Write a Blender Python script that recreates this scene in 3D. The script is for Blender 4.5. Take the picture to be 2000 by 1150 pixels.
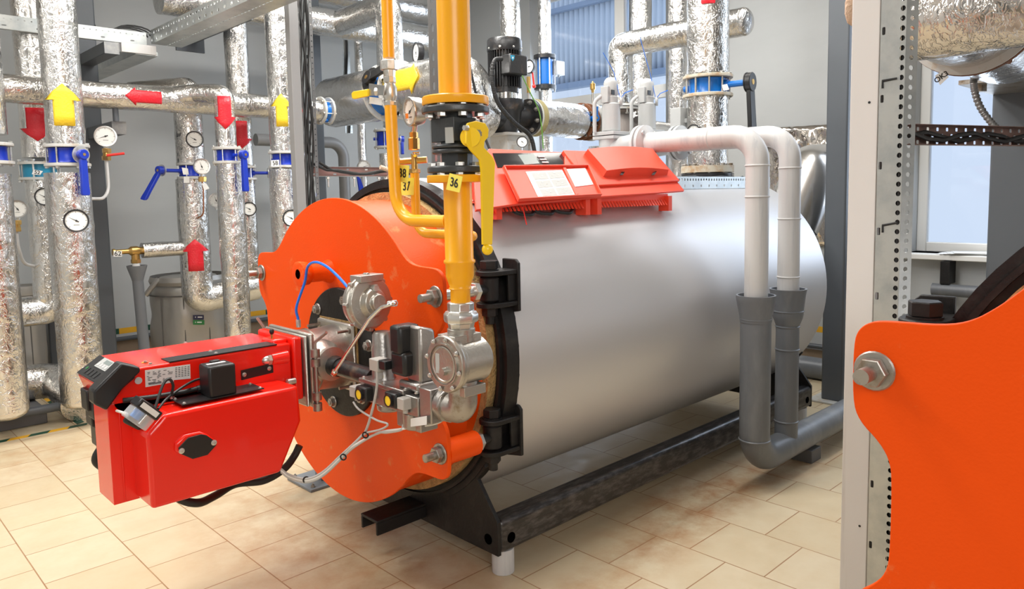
import bpy, bmesh, math, random
from mathutils import Vector, Matrix, noise
random.seed(7)
PI = math.pi
C = bpy.context.scene.collection
S = bpy.context.scene
for o in list(bpy.data.objects): bpy.data.objects.remove(o)

# ------------------------------------------------------------------ camera
FPX, CX, CY, EYE = 1452.6, 1000.0, 511.1, 1.5
YAW, PITCH, ROLL = 0.8022, 0.09105, -0.01895
def cam_axes():
    f = Vector((math.cos(YAW), math.sin(YAW), 0)); r = Vector((math.sin(YAW), -math.cos(YAW), 0)); u = Vector((0, 0, 1))
    f2 = f*math.cos(PITCH) - u*math.sin(PITCH); u2 = u*math.cos(PITCH) + f*math.sin(PITCH)
    r3 = r*math.cos(ROLL) + u2*math.sin(ROLL); u3 = u2*math.cos(ROLL) - r*math.sin(ROLL)
    return r3, u3, f2
AR, AU, AF = cam_axes()
cd = bpy.data.cameras.new('camera'); cam = bpy.data.objects.new('camera', cd); C.objects.link(cam)
cd.sensor_width = 36; cd.lens = FPX/2000*36; cd.shift_x = 0; cd.shift_y = -(575-CY)/2000; cd.clip_start = 0.05
cam.matrix_world = Matrix(((AR.x, AU.x, -AF.x, 0), (AR.y, AU.y, -AF.y, 0), (AR.z, AU.z, -AF.z, EYE), (0, 0, 0, 1)))
S.camera = cam
def at(x, y, **k):
    """the point of the room seen at (x, y) of the photograph on the plane X=, Y= or Z="""
    d = AR*((x-CX)/FPX) - AU*((y-CY)/FPX) + AF
    (a, v), = k.items(); i = 'XYZ'.index(a); o = Vector((0, 0, EYE)); t = (v-o[i])/d[i]
    return o + d*t

# ------------------------------------------------------------------ world, lights, exposure
S.view_settings.view_transform = 'Standard'; S.view_settings.look = 'None'
S.view_settings.exposure = 0.0; S.view_settings.gamma = 1.0; S.view_settings.use_curve_mapping = False
w = bpy.data.worlds.new('sky'); S.world = w; w.use_nodes = True
nt = w.node_tree; bg = nt.nodes['Background']
tc = nt.nodes.new('ShaderNodeTexCoord'); sx = nt.nodes.new('ShaderNodeSeparateXYZ'); rp = nt.nodes.new('ShaderNodeValToRGB')
nt.links.new(tc.outputs['Generated'], sx.inputs[0]); nt.links.new(sx.outputs['Z'], rp.inputs[0]); nt.links.new(rp.outputs[0], bg.inputs[0])
rp.color_ramp.elements[0].position = 0.0; rp.color_ramp.elements[0].color = (.62, .74, .93, 1)
rp.color_ramp.elements[1].position = 0.5; rp.color_ramp.elements[1].color = (.52, .67, .95, 1)
bg.inputs[1].default_value = 1.05
def area(name, loc, target, sx_, sy_, power, col):
    l = bpy.data.lights.new(name, 'AREA'); l.shape = 'RECTANGLE'; l.size = sx_; l.size_y = sy_; l.energy = power; l.color = col
    o = bpy.data.objects.new(name, l); C.objects.link(o); o.location = loc
    o.rotation_euler = (Vector(target)-Vector(loc)).to_track_quat('-Z', 'Y').to_euler(); return o
area('ceiling_light', (1.5, 2.6, 3.9), (1.5, 2.6, 0), 2.4, 0.5, 110, (1, .98, .94))
area('ceiling_light', (3.2, 4.4, 3.9), (3.2, 4.4, 0), 2.4, 0.5, 135, (1, .98, .94))
area('ceiling_light', (-0.6, 4.2, 3.9), (-0.6, 4.2, 0), 2.4, 0.5, 110, (1, .98, .94))
area('ceiling_light', (3.9, 2.0, 3.9), (3.9, 2.0, 0), 2.4, 0.5, 70, (1, .98, .94))
area('window_light', (-1.0, -2.2, 2.9), (2.2, 2.4, 0.9), 2.2, 1.6, 88, (1, .98, .95))  # added fill lamp behind the camera, no window stands there
area('daylight', (5.95, 4.95, 2.3), (3.4, 6.0, 1.6), 1.7, 2.2, 50, (.75, .86, 1))
area('daylight', (5.95, 1.2, 2.3), (3, 1.4, 1.0), 1.0, 2.2, 25, (.75, .86, 1))

# ------------------------------------------------------------------ materials
MT = {}
def mat(name, col, rough=.5, metal=0., bump=None, spec=.5, noise_col=None, coat=0., emis=None):
    m = bpy.data.materials.new(name); m.use_nodes = True; n = m.node_tree.nodes; L = m.node_tree.links
    p = n['Principled BSDF']; p.inputs['Base Color'].default_value = (*col, 1); p.inputs['Roughness'].default_value = rough
    p.inputs['Metallic'].default_value = metal; p.inputs['Specular IOR Level'].default_value = spec; p.inputs['Coat Weight'].default_value = coat
    tcn = n.new('ShaderNodeTexCoord')
    if noise_col:
        c2, sc, amt, stretch = noise_col
        mp = n.new('ShaderNodeMapping'); mp.inputs['Scale'].default_value = stretch
        L.new(tcn.outputs['Object'], mp.inputs[0])
        t = n.new('ShaderNodeTexNoise'); t.inputs['Scale'].default_value = sc; t.inputs['Detail'].default_value = 6; t.inputs['Roughness'].default_value = .65
        L.new(mp.outputs[0], t.inputs['Vector'])
        r = n.new('ShaderNodeMapRange'); r.inputs[1].default_value = .62-amt*.3; r.inputs[2].default_value = .72; r.clamp = True
        L.new(t.outputs['Fac'], r.inputs[0])
        mx = n.new('ShaderNodeMix'); mx.data_type = 'RGBA'; mx.inputs[6].default_value = (*col, 1); mx.inputs[7].default_value = (*c2, 1)
        L.new(r.outputs[0], mx.inputs[0]); L.new(mx.outputs[2], p.inputs['Base Color'])
    if bump:
        sc, st, stretch = bump
        mp = n.new('ShaderNodeMapping'); mp.inputs['Scale'].default_value = stretch
        L.new(tcn.outputs['Object'], mp.inputs[0])
        t = n.new('ShaderNodeTexNoise'); t.inputs['Scale'].default_value = sc; t.inputs['Detail'].default_value = 5
        L.new(mp.outputs[0], t.inputs['Vector'])
        b = n.new('ShaderNodeBump'); b.inputs['Strength'].default_value = st; b.inputs['Distance'].default_value = .01
        L.new(t.outputs['Fac'], b.inputs['Height']); L.new(b.outputs[0], p.inputs['Normal'])
    if emis:
        p.inputs['Emission Color'].default_value = (*emis, 1); p.inputs['Emission Strength'].default_value = 1
    MT[name] = m; return m
one = (1, 1, 1)
mat('orange', (.80, .076, .002), .45, 0, (160, .09, one), .16, ((.75, .2, .06), 9, .05, one))
mat('burner_red', (.86, .014, .005), .24, 0, None, .5, None, .3)
mat('panel_red', (.86, .075, .035), .42, 0, None, .4)
mat('yellow', (.93, .43, .01), .3, 0, (60, .04, one), .5, ((.8, .3, .02), 14, .1, (1, 1, .3)))
mat('lemon', (.95, .64, .012), .3)
mat('tag_yellow', (.9, .78, .12), .5)
mat('arrow_yellow', (.9, .62, .03), .45, 0, (90, .3, one))
mat('arrow_red', (.72, .015, .03), .3, 0, (90, .4, one))
mat('black_paint', (.012, .011, .011), .48, 0, (70, .12, one), .3, ((.028, .026, .024), 14, .35, (.25, 1, 1))); mat('void', (.001, .001, .001), 1, 0, None, 0)
mat('skid_black', (.022, .021, .022), .32, .25, (45, .25, (.2, 1, 1)), .6, ((.12, .11, .11), 40, .55, (.3, 1, 1)))
mat('black_plastic', (.012, .012, .013), .38)
mat('pump_black', (.016, .016, .017), .33, 0, (60, .15, one), .5, ((.09, .06, .04), 9, .15, one))
mat('rubber', (.012, .012, .012), .5)
mat('cast_grey', (.045, .05, .055), .35, .1, (60, .1, one), .5, ((.12, .12, .12), 10, .2, one))
mat('column_grey', (.085, .095, .108), .45, 0, (30, .05, one))
mat('drain_grey', (.14, .15, .165), .38, 0, (25, .05, one), .4, ((.2, .21, .22), 6, .4, (1, 1, .3)))
mat('relief_grey', (.54, .535, .53), .4, 0, (40, .12, (1, 1, .12)), .5, ((.4, .41, .43), 22, .4, (1, 1, .07)))
mat('valve_grey', (.42, .43, .43), .4, 0, (60, .1, one))
mat('flange_grey', (.55, .55, .53), .45, .1, (50, .1, one), .5, ((.45, .33, .2), 12, .3, one))
mat('flange_cream', (.55, .5, .4), .5, .1, (50, .1, one), .5, ((.4, .2, .06), 14, .5, one))
mat('rusty', (.2, .075, .03), .7, .2, (60, .3, one), .5, ((.06, .04, .03), 12, .5, one))
mat('blue', (.008, .035, .42), .3)
mat('blue_body', (.005, .14, .5), .3)
mat('teal', (.02, .25, .42), .4)
mat('steel', (.58, .57, .55), .28, 1, (90, .06, one))
mat('zinc', (.66, .66, .64), .32, .9, None, .5, ((.4, .36, .28), 20, .3, one))
mat('dull_steel', (.4, .38, .35), .42, .9, (60, .1, one), .5, ((.2, .14, .08), 18, .4, one))
mat('chrome', (.8, .79, .77), .12, 1)
mat('cast_alu', (.45, .43, .39), .36, .85, (110, .12, one), .5, ((.4, .34, .28), 12, .3, one))
mat('cast_alu_dark', (.36, .34, .32), .34, .85, (110, .12, one))
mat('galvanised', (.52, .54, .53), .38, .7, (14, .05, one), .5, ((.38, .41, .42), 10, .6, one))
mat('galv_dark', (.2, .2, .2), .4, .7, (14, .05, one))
mat('channel_brown', (.2, .12, .1), .5, .3, (14, .05, one), .5, ((.1, .07, .06), 12, .5, one))
mat('brass', (.62, .39, .13), .28, 1, (60, .1, one))
mat('copper', (.4, .17, .09), .35, .9)
mat('white_paint', (.68, .67, .66), .5, 0, (30, .08, (1, 1, .1)), .5, ((.5, .47, .45), 14, .25, (1, 1, .05)))
mat('white', (.8, .8, .78), .5)
mat('dial', (.82, .82, .79), .35)
mat('ink', (.02, .02, .02), .5)
mat('light_plastic', (.5, .5, .5), .45)
mat('beige_plastic', (.42, .4, .37), .45)
mat('red', (.7, .02, .015), .3)
mat('arrow_orange', (.85, .25, .02), .4)
mat('cable_blue', (.01, .17, .75), .35)
mat('cable_grey', (.45, .44, .42), .45)
mat('cable_white', (.75, .74, .7), .45)
mat('green', (.02, .2, .05), .5)
mat('stripe_green', (.01, .07, .04), .55)
mat('stripe_yellow', (.8, .42, .02), .55)
mat('gasket', (.5, .33, .14), .9, 0, (120, .8, one), .3, ((.25, .16, .07), 30, .6, one))
mat('rope_white', (.62, .45, .33), .9, 0, (120, .9, one))
mat('bag', (.38, .365, .34), .4, .5, (7, .5, one))
mat('plinth_grey', (.12, .12, .125), .6, 0, (20, .1, one))
mat('arrow_logo', (.02,.3,.5), .4); mat('earth', (.12,.3,.04), .4); mat('cast_brown', (.2,.175,.16), .5, .1, (60,.2,one))
mat('steel_blue', (.2, .22, .24), .5, .2); mat('bag_dark', (.1, .095, .09), .6); mat('channel_pink', (.32, .17, .15), .5, .2, None, .5, ((.2, .14, .12), 10, .5, one)); mat('flange_plain', (.3, .3, .3), .5, .2); mat('drain_mid', (.2, .2, .2), .35)
mat('label_navy', (.02, .02, .07), .4)
mat('lens_blue', (.05, .3, .8), .3)
mat('screen', (.22, .26, .25), .2)
mat('gloss_black', (.01, .01, .012), .08, 0, None, .6)
mat('paper', (.74, .74, .73), .55)
mat('paper_grey', (.42, .43, .42), .55)
mat('pale_wall', (.72, .78, .84), .6); mat('pale_trim', (.3, .38, .5), .6)
mat('olive', (.35, .3, .14), .8, 0, (90, .6, one))
def wallmat():
    m = mat('wall', (.47, .485, .49), .55, 0, (5, .03, one), .4, ((.43, .445, .45), 1.3, .6, (.3, .3, 1))); return m
wallmat(); mat('ceiling', (.62, .62, .6), .7)
def shell():
    m = mat('shell_silver', (.60, .60, .615), .42, .55, (1.6, .05, (1, .3, .3)))
shell()
def stainless():
    m = mat('stainless_crinkle', (.66, .61, .56), .1, 1, (5, 1.0, one))
    mat('stainless', (.72, .69, .66), .24, 1, (3.5, .12, one))
stainless()
def foil(name='foil', seed=0.0, col=(.74, .73, .71), fine=1.0):
    m = bpy.data.materials.new(name); m.use_nodes = True; n = m.node_tree.nodes; L = m.node_tree.links
    p = n['Principled BSDF']; p.inputs['Base Color'].default_value = (*col, 1); p.inputs['Metallic'].default_value = 1
    p.inputs['Roughness'].default_value = .2
    tcn = n.new('ShaderNodeTexCoord')
    def lay(sc, detail, stretch, ridged):
        mp = n.new('ShaderNodeMapping'); mp.inputs['Scale'].default_value = stretch; mp.inputs['Location'].default_value = (seed, seed*2, seed*3)
        mp.inputs['Rotation'].default_value = (.35, .25, .2)
        L.new(tcn.outputs['Object'], mp.inputs[0])
        t = n.new('ShaderNodeTexNoise'); t.inputs['Scale'].default_value = sc; t.inputs['Detail'].default_value = detail; t.inputs['Distortion'].default_value = .8
        L.new(mp.outputs[0], t.inputs['Vector']); out = t.outputs['Fac']
        if ridged:
            a = n.new('ShaderNodeMath'); a.operation = 'SUBTRACT'; a.inputs[1].default_value = .5; L.new(out, a.inputs[0])
            b = n.new('ShaderNodeMath'); b.operation = 'ABSOLUTE'; L.new(a.outputs[0], b.inputs[0])
            c = n.new('ShaderNodeMapRange'); c.interpolation_type = 'SMOOTHSTEP'; c.inputs[1].default_value = 0; c.inputs[2].default_value = ridged; L.new(b.outputs[0], c.inputs[0]); out = c.outputs[0]
        return out
    l1 = lay(14, 3, (1, 1, .8), .045); l2 = lay(34, 3, (1.3, 1.3, .6), .06); l3 = lay(8, 1, one, False)
    prev = None
    for hgt, st, dist in ((l3, .3, .03), (l1, .3*fine, .005), (l2, .3*fine, .0025)):
        b = n.new('ShaderNodeBump'); b.inputs['Strength'].default_value = st; b.inputs['Distance'].default_value = dist
        L.new(hgt, b.inputs['Height'])
        if prev: L.new(prev, b.inputs['Normal'])
        prev = b.outputs[0]
    L.new(prev, p.inputs['Normal'])
    MT[name] = m
foil('foil'); foil('foil_b', 3.7, (.72, .70, .67)); foil('foil_smooth', 1.3, (.72, .71, .70), .6)
def glass():
    m = bpy.data.materials.new('glass'); m.use_nodes = True; n = m.node_tree.nodes; L = m.node_tree.links
    for x in list(n):
        if x.type == 'BSDF_PRINCIPLED': n.remove(x)
    t = n.new('ShaderNodeBsdfTransparent'); g = n.new('ShaderNodeBsdfGlossy'); g.inputs['Roughness'].default_value = .02
    f = n.new('ShaderNodeFresnel'); f.inputs['IOR'].default_value = 1.35; mx = n.new('ShaderNodeMixShader')
    L.new(f.outputs[0], mx.inputs[0]); L.new(t.outputs[0], mx.inputs[1]); L.new(g.outputs[0], mx.inputs[2])
    L.new(mx.outputs[0], n['Material Output'].inputs['Surface']); MT['glass'] = m
glass()
mat('clear_plastic', (.8,.8,.8), .08); _p = MT['clear_plastic'].node_tree.nodes['Principled BSDF']; _p.inputs['Alpha'].default_value = .35
def floor_material():
    m = bpy.data.materials.new('floor_tiles'); m.use_nodes = True; n = m.node_tree.nodes; L = m.node_tree.links
    p = n['Principled BSDF']; p.inputs['Roughness'].default_value = .42
    tcn = n.new('ShaderNodeTexCoord'); sp = n.new('ShaderNodeSeparateXYZ'); L.new(tcn.outputs['Object'], sp.inputs[0])
    def mth(op, a, b=None, c=None):
        q = n.new('ShaderNodeMath'); q.operation = op
        for i, v in enumerate((a, b, c)):
            if v is None: continue
            if isinstance(v, (int, float)): q.inputs[i].default_value = v
            else: L.new(v, q.inputs[i])
        return q.outputs[0]
    u = mth('ADD', sp.outputs['Y'], 10*.3333 - .157 + .1667*0); v = mth('ADD', sp.outputs['X'], 10*.3333 - .943 + .3333)
    cb = n.new('ShaderNodeCombineXYZ'); L.new(u, cb.inputs[0]); L.new(v, cb.inputs[1])
    br = n.new('ShaderNodeTexBrick'); L.new(cb.outputs[0], br.inputs['Vector'])
    br.inputs['Scale'].default_value = 1; br.inputs['Brick Width'].default_value = .3333; br.inputs['Row Height'].default_value = .3333
    br.inputs['Mortar Size'].default_value = .0028; br.inputs['Mortar Smooth'].default_value = .2; br.inputs['Bias'].default_value = 0
    br.inputs['Color1'].default_value = (.54, .44, .285, 1); br.inputs['Color2'].default_value = (.6, .505, .35, 1); br.inputs['Mortar'].default_value = (.3, .16, .075, 1)
    br.offset = .5; br.offset_frequency = 2
    def nz(sc, det, vec=None):
        t = n.new('ShaderNodeTexNoise'); t.inputs['Scale'].default_value = sc; t.inputs['Detail'].default_value = det; t.inputs['Roughness'].default_value = .65
        L.new(vec or tcn.outputs['Object'], t.inputs['Vector']); return t.outputs['Fac']
    def mix(f, a, b):
        x = n.new('ShaderNodeMix'); x.data_type = 'RGBA'; L.new(f, x.inputs[0])
        for i, q in ((6, a), (7, b)):
            if isinstance(q, tuple): x.inputs[i].default_value = (*q, 1)
            else: L.new(q, x.inputs[i])
        return x.outputs[2]
    def ramp(vl, a, b, c0=0., c1=1.):
        r = n.new('ShaderNodeMapRange'); r.inputs[1].default_value = a; r.inputs[2].default_value = b; r.inputs[3].default_value = c0; r.inputs[4].default_value = c1
        L.new(vl, r.inputs[0]); return r.outputs[0]
    col = mix(ramp(nz(6, 6), .4, .75, 0, .4), br.outputs['Color'], (.5, .36, .2))
    # rusty seepage stains beside the boiler frame and in front of the door
    def blob(cx, cy, rx, ry):
        dx = mth('DIVIDE', mth('SUBTRACT', sp.outputs['X'], cx), rx); dy = mth('DIVIDE', mth('SUBTRACT', sp.outputs['Y'], cy), ry)
        return mth('ADD', mth('MULTIPLY', dx, dx), mth('MULTIPLY', dy, dy))
    nzs = nz(7, 7); 
    for cx, cy, rx, ry, s in ((3.15, 1.9, .75, .22, .85), (1.75, 2.9, .6, .9, .65), (1.0, 5.1, 1.2, .45, .4), (2.3, 1.75, .7, .15, .5), (3.9, 1.75, .4, .12, .6)):
        d = ramp(blob(cx, cy, rx, ry), 0, 1.6, s, 0)
        f = mth('MULTIPLY', d, ramp(nzs, .38, .66)); col = mix(f, col, (.36, .15, .045))
    L.new(col, p.inputs['Base Color'])
    L.new(ramp(nz(9, 4), .3, .7, .3, .55), p.inputs['Roughness'])
    bp = n.new('ShaderNodeBump'); bp.inputs['Strength'].default_value = .35; bp.inputs['Distance'].default_value = .002; bp.invert = True
    L.new(br.outputs['Fac'], bp.inputs['Height']); L.new(bp.outputs[0], p.inputs['Normal'])
    MT['floor'] = m
floor_material()

# ------------------------------------------------------------------ mesh helpers
def frame(d):
    d = Vector(d).normalized(); a = Vector((0, 0, 1)) if abs(d.z) < .9 else Vector((1, 0, 0))
    x = a.cross(d).normalized(); y = d.cross(x); return x, y, d
class B:
    def __init__(s): s.bm = bmesh.new(); s.mi = 0; s.mats = None; s.M = None
    def v(s, p):
        p = Vector(p); return s.bm.verts.new(s.M @ p if s.M else p)
    def f(s, vs):
        try: q = s.bm.faces.new(vs); q.material_index = s.mi; return q
        except ValueError: return None
    def hexa(s, P):
        v = [s.v(p) for p in P]
        for q in ((0, 3, 2, 1), (4, 5, 6, 7), (0, 1, 5, 4), (1, 2, 6, 5), (2, 3, 7, 6), (3, 0, 4, 7)): s.f([v[i] for i in q])
        return s
    def box(s, a, b):
        (x0, y0, z0), (x1, y1, z1) = [min(p, q) for p, q in zip(a, b)], [max(p, q) for p, q in zip(a, b)]
        return s.hexa([(x0, y0, z0), (x1, y0, z0), (x1, y1, z0), (x0, y1, z0), (x0, y0, z1), (x1, y0, z1), (x1, y1, z1), (x0, y1, z1)])
    def obox(s, c, ax, hx, hy, hz):
        x, y, z = [Vector(a).normalized() for a in ax]; c = Vector(c)
        P = [c + x*(i*hx) + y*(j*hy) + z*(k*hz) for k in (-1, 1) for i, j in ((-1, -1), (1, -1), (1, 1), (-1, 1))]
        return s.hexa(P)
    def lathe(s, o, d, prof, n=32, caps=True, ang=(0, 2*PI)):
        x, y, z = frame(d); o = Vector(o); rings = []; full = abs(ang[1]-ang[0]-2*PI) < 1e-6
        for t, r in prof:
            m = n if full else n+1
            rings.append([s.v(o + z*t + (x*math.cos(ang[0]+(ang[1]-ang[0])*i/n) + y*math.sin(ang[0]+(ang[1]-ang[0])*i/n))*max(r, 1e-5)) for i in range(m)])
        for a, b in zip(rings, rings[1:]):
            for i in range(n):
                j = (i+1) % len(a); s.f([a[i], a[j], b[j], b[i]])
        if caps and full:
            s.f(list(reversed(rings[0]))); s.f(rings[-1])
        return s
    def cyl(s, a, b, r, r2=None, n=24, caps=True):
        a, b = Vector(a), Vector(b); return s.lathe(a, b-a, [(0, r), ((b-a).length, r if r2 is None else r2)], n, caps)
    def ring(s, o, d, r0, r1, h, n=40):
        x, y, z = frame(d); o = Vector(o); R = []
        for t, r in ((0, r0), (0, r1), (h, r1), (h, r0)):
            R.append([s.v(o + z*t + (x*math.cos(2*PI*i/n) + y*math.sin(2*PI*i/n))*r) for i in range(n)])
        for k in range(4):
            a, b = R[k], R[(k+1) % 4]
            for i in range(n): s.f([a[i], a[(i+1) % n], b[(i+1) % n], b[i]])
        return s
    def prism(s, pts, vec):
        pts = [Vector(p) for p in pts]; vec = Vector(vec)
        a = [s.v(p) for p in pts]; b = [s.v(p+vec) for p in pts]
        s.f(list(reversed(a))); s.f(b)
        for i in range(len(pts)): j = (i+1) % len(pts); s.f([a[i], a[j], b[j], b[i]])
        return s
    def hex(s, o, d, r, h, n=6): return s.lathe(o, d, [(0, r*.93), (h*.08, r), (h*.92, r), (h, r*.93)], n)
    def ball(s, c, r, n=16, sc=(1, 1, 1)):
        c = Vector(c); m = n//2; rows = []
        for i in range(1, m):
            t = PI*i/m; rows.append([s.v(c + Vector((math.sin(t)*math.cos(2*PI*j/n)*sc[0], math.sin(t)*math.sin(2*PI*j/n)*sc[1], math.cos(t)*sc[2]))*r) for j in range(n)])
        top = s.v(c + Vector((0, 0, r*sc[2]))); bot = s.v(c - Vector((0, 0, r*sc[2])))
        for j in range(n):
            s.f([top, rows[0][j], rows[0][(j+1) % n]]); s.f([bot, rows[-1][(j+1) % n], rows[-1][j]])
        for a, b in zip(rows, rows[1:]):
            for j in range(n): s.f([a[j], b[j], b[(j+1) % n], a[(j+1) % n]])
        return s
    def tube(s, pts, r, n=16, fil=0., step=None, lump=0., caps=True, seams=(), rfun=None, seed=0):
        P = [Vector(p) for p in pts]
        if fil < 0:
            Q = [P[0]*2-P[1]]+P+[P[-1]*2-P[-2]]; R_ = []
            for i in range(1, len(Q)-2):
                for k in range(8):
                    t = k/8; a, b, c, d = Q[i-1:i+3]; R_.append(.5*((2*b)+(c-a)*t+(2*a-5*b+4*c-d)*t*t+(3*b-a-3*c+d)*t**3))
            P = R_+[P[-1]]; fil = 0
        path = [P[0]]
        for i in range(1, len(P)-1):
            a, b, c = P[i-1], P[i], P[i+1]; u = (a-b); w_ = (c-b); ang = u.angle(w_, PI)
            if fil <= 0 or ang > 3.1: path.append(b); continue
            d = min(fil/math.tan(ang/2), u.length*.49, w_.length*.49); rr = d*math.tan(ang/2)
            u.normalize(); w_.normalize(); cen = b + (u+w_).normalized()*(rr/math.sin(ang/2)); st = b+u*d; en = b+w_*d
            k = max(4, int((PI-ang)/.18)); e1 = st-cen; e2 = en-cen; th = e1.angle(e2)
            for q in range(k+1):
                t = q/k; path.append(cen + (e1*math.sin((1-t)*th) + e2*math.sin(t*th))/math.sin(th))
        path.append(P[-1])
        if step:
            np_ = [path[0]]
            for a, b in zip(path, path[1:]):
                k = max(1, int(round((b-a).length/step)))
                for q in range(1, k+1): np_.append(a.lerp(b, q/k))
            path = np_
        path = [p for i, p in enumerate(path) if i == 0 or (p-path[i-1]).length > 1e-5]
        tan = []
        for i in range(len(path)):
            a = path[max(0, i-1)]; b = path[min(len(path)-1, i+1)]; tan.append((b-a).normalized())
        x, y, z = frame(tan[0]); rings = []; L = 0
        for i, p in enumerate(path):
            if i:
                L += (p-path[i-1]).length; q = tan[i-1].rotation_difference(tan[i]); x = q @ x; y = q @ y
            R = r if rfun is None else rfun(L)
            sc = 1.0
            if 0 < i < len(path)-1:
                a1 = (path[i]-path[i-1]).normalized(); a2 = (path[i+1]-path[i]).normalized(); hh = a1.angle(a2)/2; mit = 1/max(.6, math.cos(hh))
            else: mit = 1.0; hh = 0
            for sm in seams:
                if abs(L-sm) < (step or .02)*.6: sc = 1.025
            ring = []
            if mit > 1.02: bis = ((path[i]-path[i-1]).normalized()-(path[i+1]-path[i]).normalized()).normalized()
            for j in range(n):
                dvec = x*math.cos(2*PI*j/n) + y*math.sin(2*PI*j/n)
                k = R*sc
                if lump: k += lump*noise.noise(p*7+dvec*1.5+Vector((seed, 0, 0))) + lump*.6*noise.noise(p*19+dvec*3+Vector((seed, 0, 0)))
                off = dvec*k
                if mit > 1.02: off += bis*(off.dot(bis))*(mit-1)
                ring.append(s.v(p+off))
            rings.append(ring)
        for a, b in zip(rings, rings[1:]):
            for j in range(n): s.f([a[j], a[(j+1) % n], b[(j+1) % n], b[j]])
        if caps: s.f(list(reversed(rings[0]))); s.f(rings[-1])
        return s
    def strip(s, o, du, dv, nu, nv, cu, cv, hole=None):
        """perforated sheet of nu x nv cells (cu x cv metres); hole(i, j) gives (half width, half height, round) or None"""
        o, du, dv = Vector(o), Vector(du).normalized(), Vector(dv).normalized(); s.perf = True
        for i in range(nu):
            for j in range(nv):
                c = o + du*(cu*(i+.5)) + dv*(cv*(j+.5)); h = hole(i, j) if hole else None
                out = []
                for k in range(12):
                    a = 2*PI*k/12 + PI/12*0; ca, sa = math.cos(a), math.sin(a); m = max(abs(ca), abs(sa)); out.append((ca/m*cu/2, sa/m*cv/2))
                # square corners at 45 degrees
                out = [(cu/2*q[0], cv/2*q[1]) for q in ((1, 0), (1, .5), (1, 1), (0, 1), (-.0001, 1), (-1, 1), (-1, 0), (-1, -.5), (-1, -1), (0, -1), (.0001, -1), (1, -1))]
                out = [(cu/2*q[0], cv/2*q[1]) for q in ((1, 0), (1, 1), (0, 1), (-1, 1), (-1, 0), (-1, -1), (0, -1), (1, -1))]
                vo = [s.v(c + du*a + dv*b) for a, b in out]
                if not h: s.f(vo); continue
                hw, hh, rd = h; inn = [(hw*math.cos(PI*k/4)*(1 if rd else (1 if k % 2 == 0 else 1.25)), hh*math.sin(PI*k/4)*(1 if rd else (1 if k % 2 == 0 else 1.25))) for k in range(8)]
                vi = [s.v(c + du*a + dv*b) for a, b in inn]
                for k in range(8): s.f([vo[k], vo[(k+1) % 8], vi[(k+1) % 8], vi[k]])
        return s
OBJ = []
def obj(name, b, mats, parent=None, bevel=0., solid=0., flat=False, weld=False, ang=35, sub=0):
    bm = b.bm
    if getattr(b, 'perf', False): weld = flat = True
    if weld: bmesh.ops.remove_doubles(bm, verts=bm.verts, dist=.0004)
    bmesh.ops.recalc_face_normals(bm, faces=bm.faces)
    for fc in bm.faces: fc.smooth = not flat
    for e in bm.edges:
        if len(e.link_faces) == 2 and e.calc_face_angle(0) > math.radians(ang): e.smooth = False
    if parent is not None:
        base = parent.matrix_basis.translation.copy(); q = parent
        while q.parent: q = q.parent; base += q.matrix_basis.translation
        loc = Vector((0, 0, 0))
    else:
        xs = [v.co for v in bm.verts]
        base = Vector(((min(p.x for p in xs)+max(p.x for p in xs))/2, (min(p.y for p in xs)+max(p.y for p in xs))/2, min(p.z for p in xs))); loc = base
    bmesh.ops.translate(bm, verts=bm.verts, vec=-base)
    me = bpy.data.meshes.new(name); bm.to_mesh(me); bm.free()
    for m in ([mats] if isinstance(mats, str) else mats): me.materials.append(MT[m])
    o = bpy.data.objects.new(name, me); C.objects.link(o); o.location = loc; o.parent = parent
    if solid: md = o.modifiers.new('thickness', 'SOLIDIFY'); md.thickness = solid; md.offset = 0
    if bevel: md = o.modifiers.new('bevel', 'BEVEL'); md.width = bevel; md.segments = 2; md.limit_method = 'ANGLE'; md.angle_limit = math.radians(40); md.harden_normals = False
    return o
def thing(name, label, cat, loc, group=None):
    o = bpy.data.objects.new(name, None); C.objects.link(o); o.location = loc; o.empty_display_size = .1
    o['label'] = label; o['category'] = cat
    if group: o['group'] = group
    return o
def tag(o, label, cat, group=None, kind=None):
    if label: o['label'] = label
    if cat: o['category'] = cat
    if group: o['group'] = group
    if kind: o['kind'] = kind
    return o
def struct(o, label=None):
    o['kind'] = 'structure'
    if label: o['label'] = label
    return o
def text(name, s, c, right, up, size, m, parent, bold=0.0):
    cu = bpy.data.curves.new(name, 'FONT'); cu.body = s; cu.size = size; cu.align_x = 'CENTER'; cu.align_y = 'CENTER'; cu.extrude = .0004; cu.offset = bold
    t = bpy.data.objects.new(name, cu); C.objects.link(t); dg = bpy.context.evaluated_depsgraph_get()
    me = bpy.data.meshes.new_from_object(t.evaluated_get(dg)); bpy.data.objects.remove(t)
    right, up = Vector(right).normalized(), Vector(up).normalized(); nn = right.cross(up)
    base = parent.matrix_basis.translation.copy(); q = parent
    while q.parent: q = q.parent; base += q.matrix_basis.translation
    M = Matrix(((right.x, up.x, nn.x), (right.y, up.y, nn.y), (right.z, up.z, nn.z)))
    for v in me.vertices: v.co = M @ v.co + Vector(c) - base
    me.materials.clear(); me.materials.append(MT[m]); me.name = name
    o = bpy.data.objects.new(name, me); C.objects.link(o); o.parent = parent; return o
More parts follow.
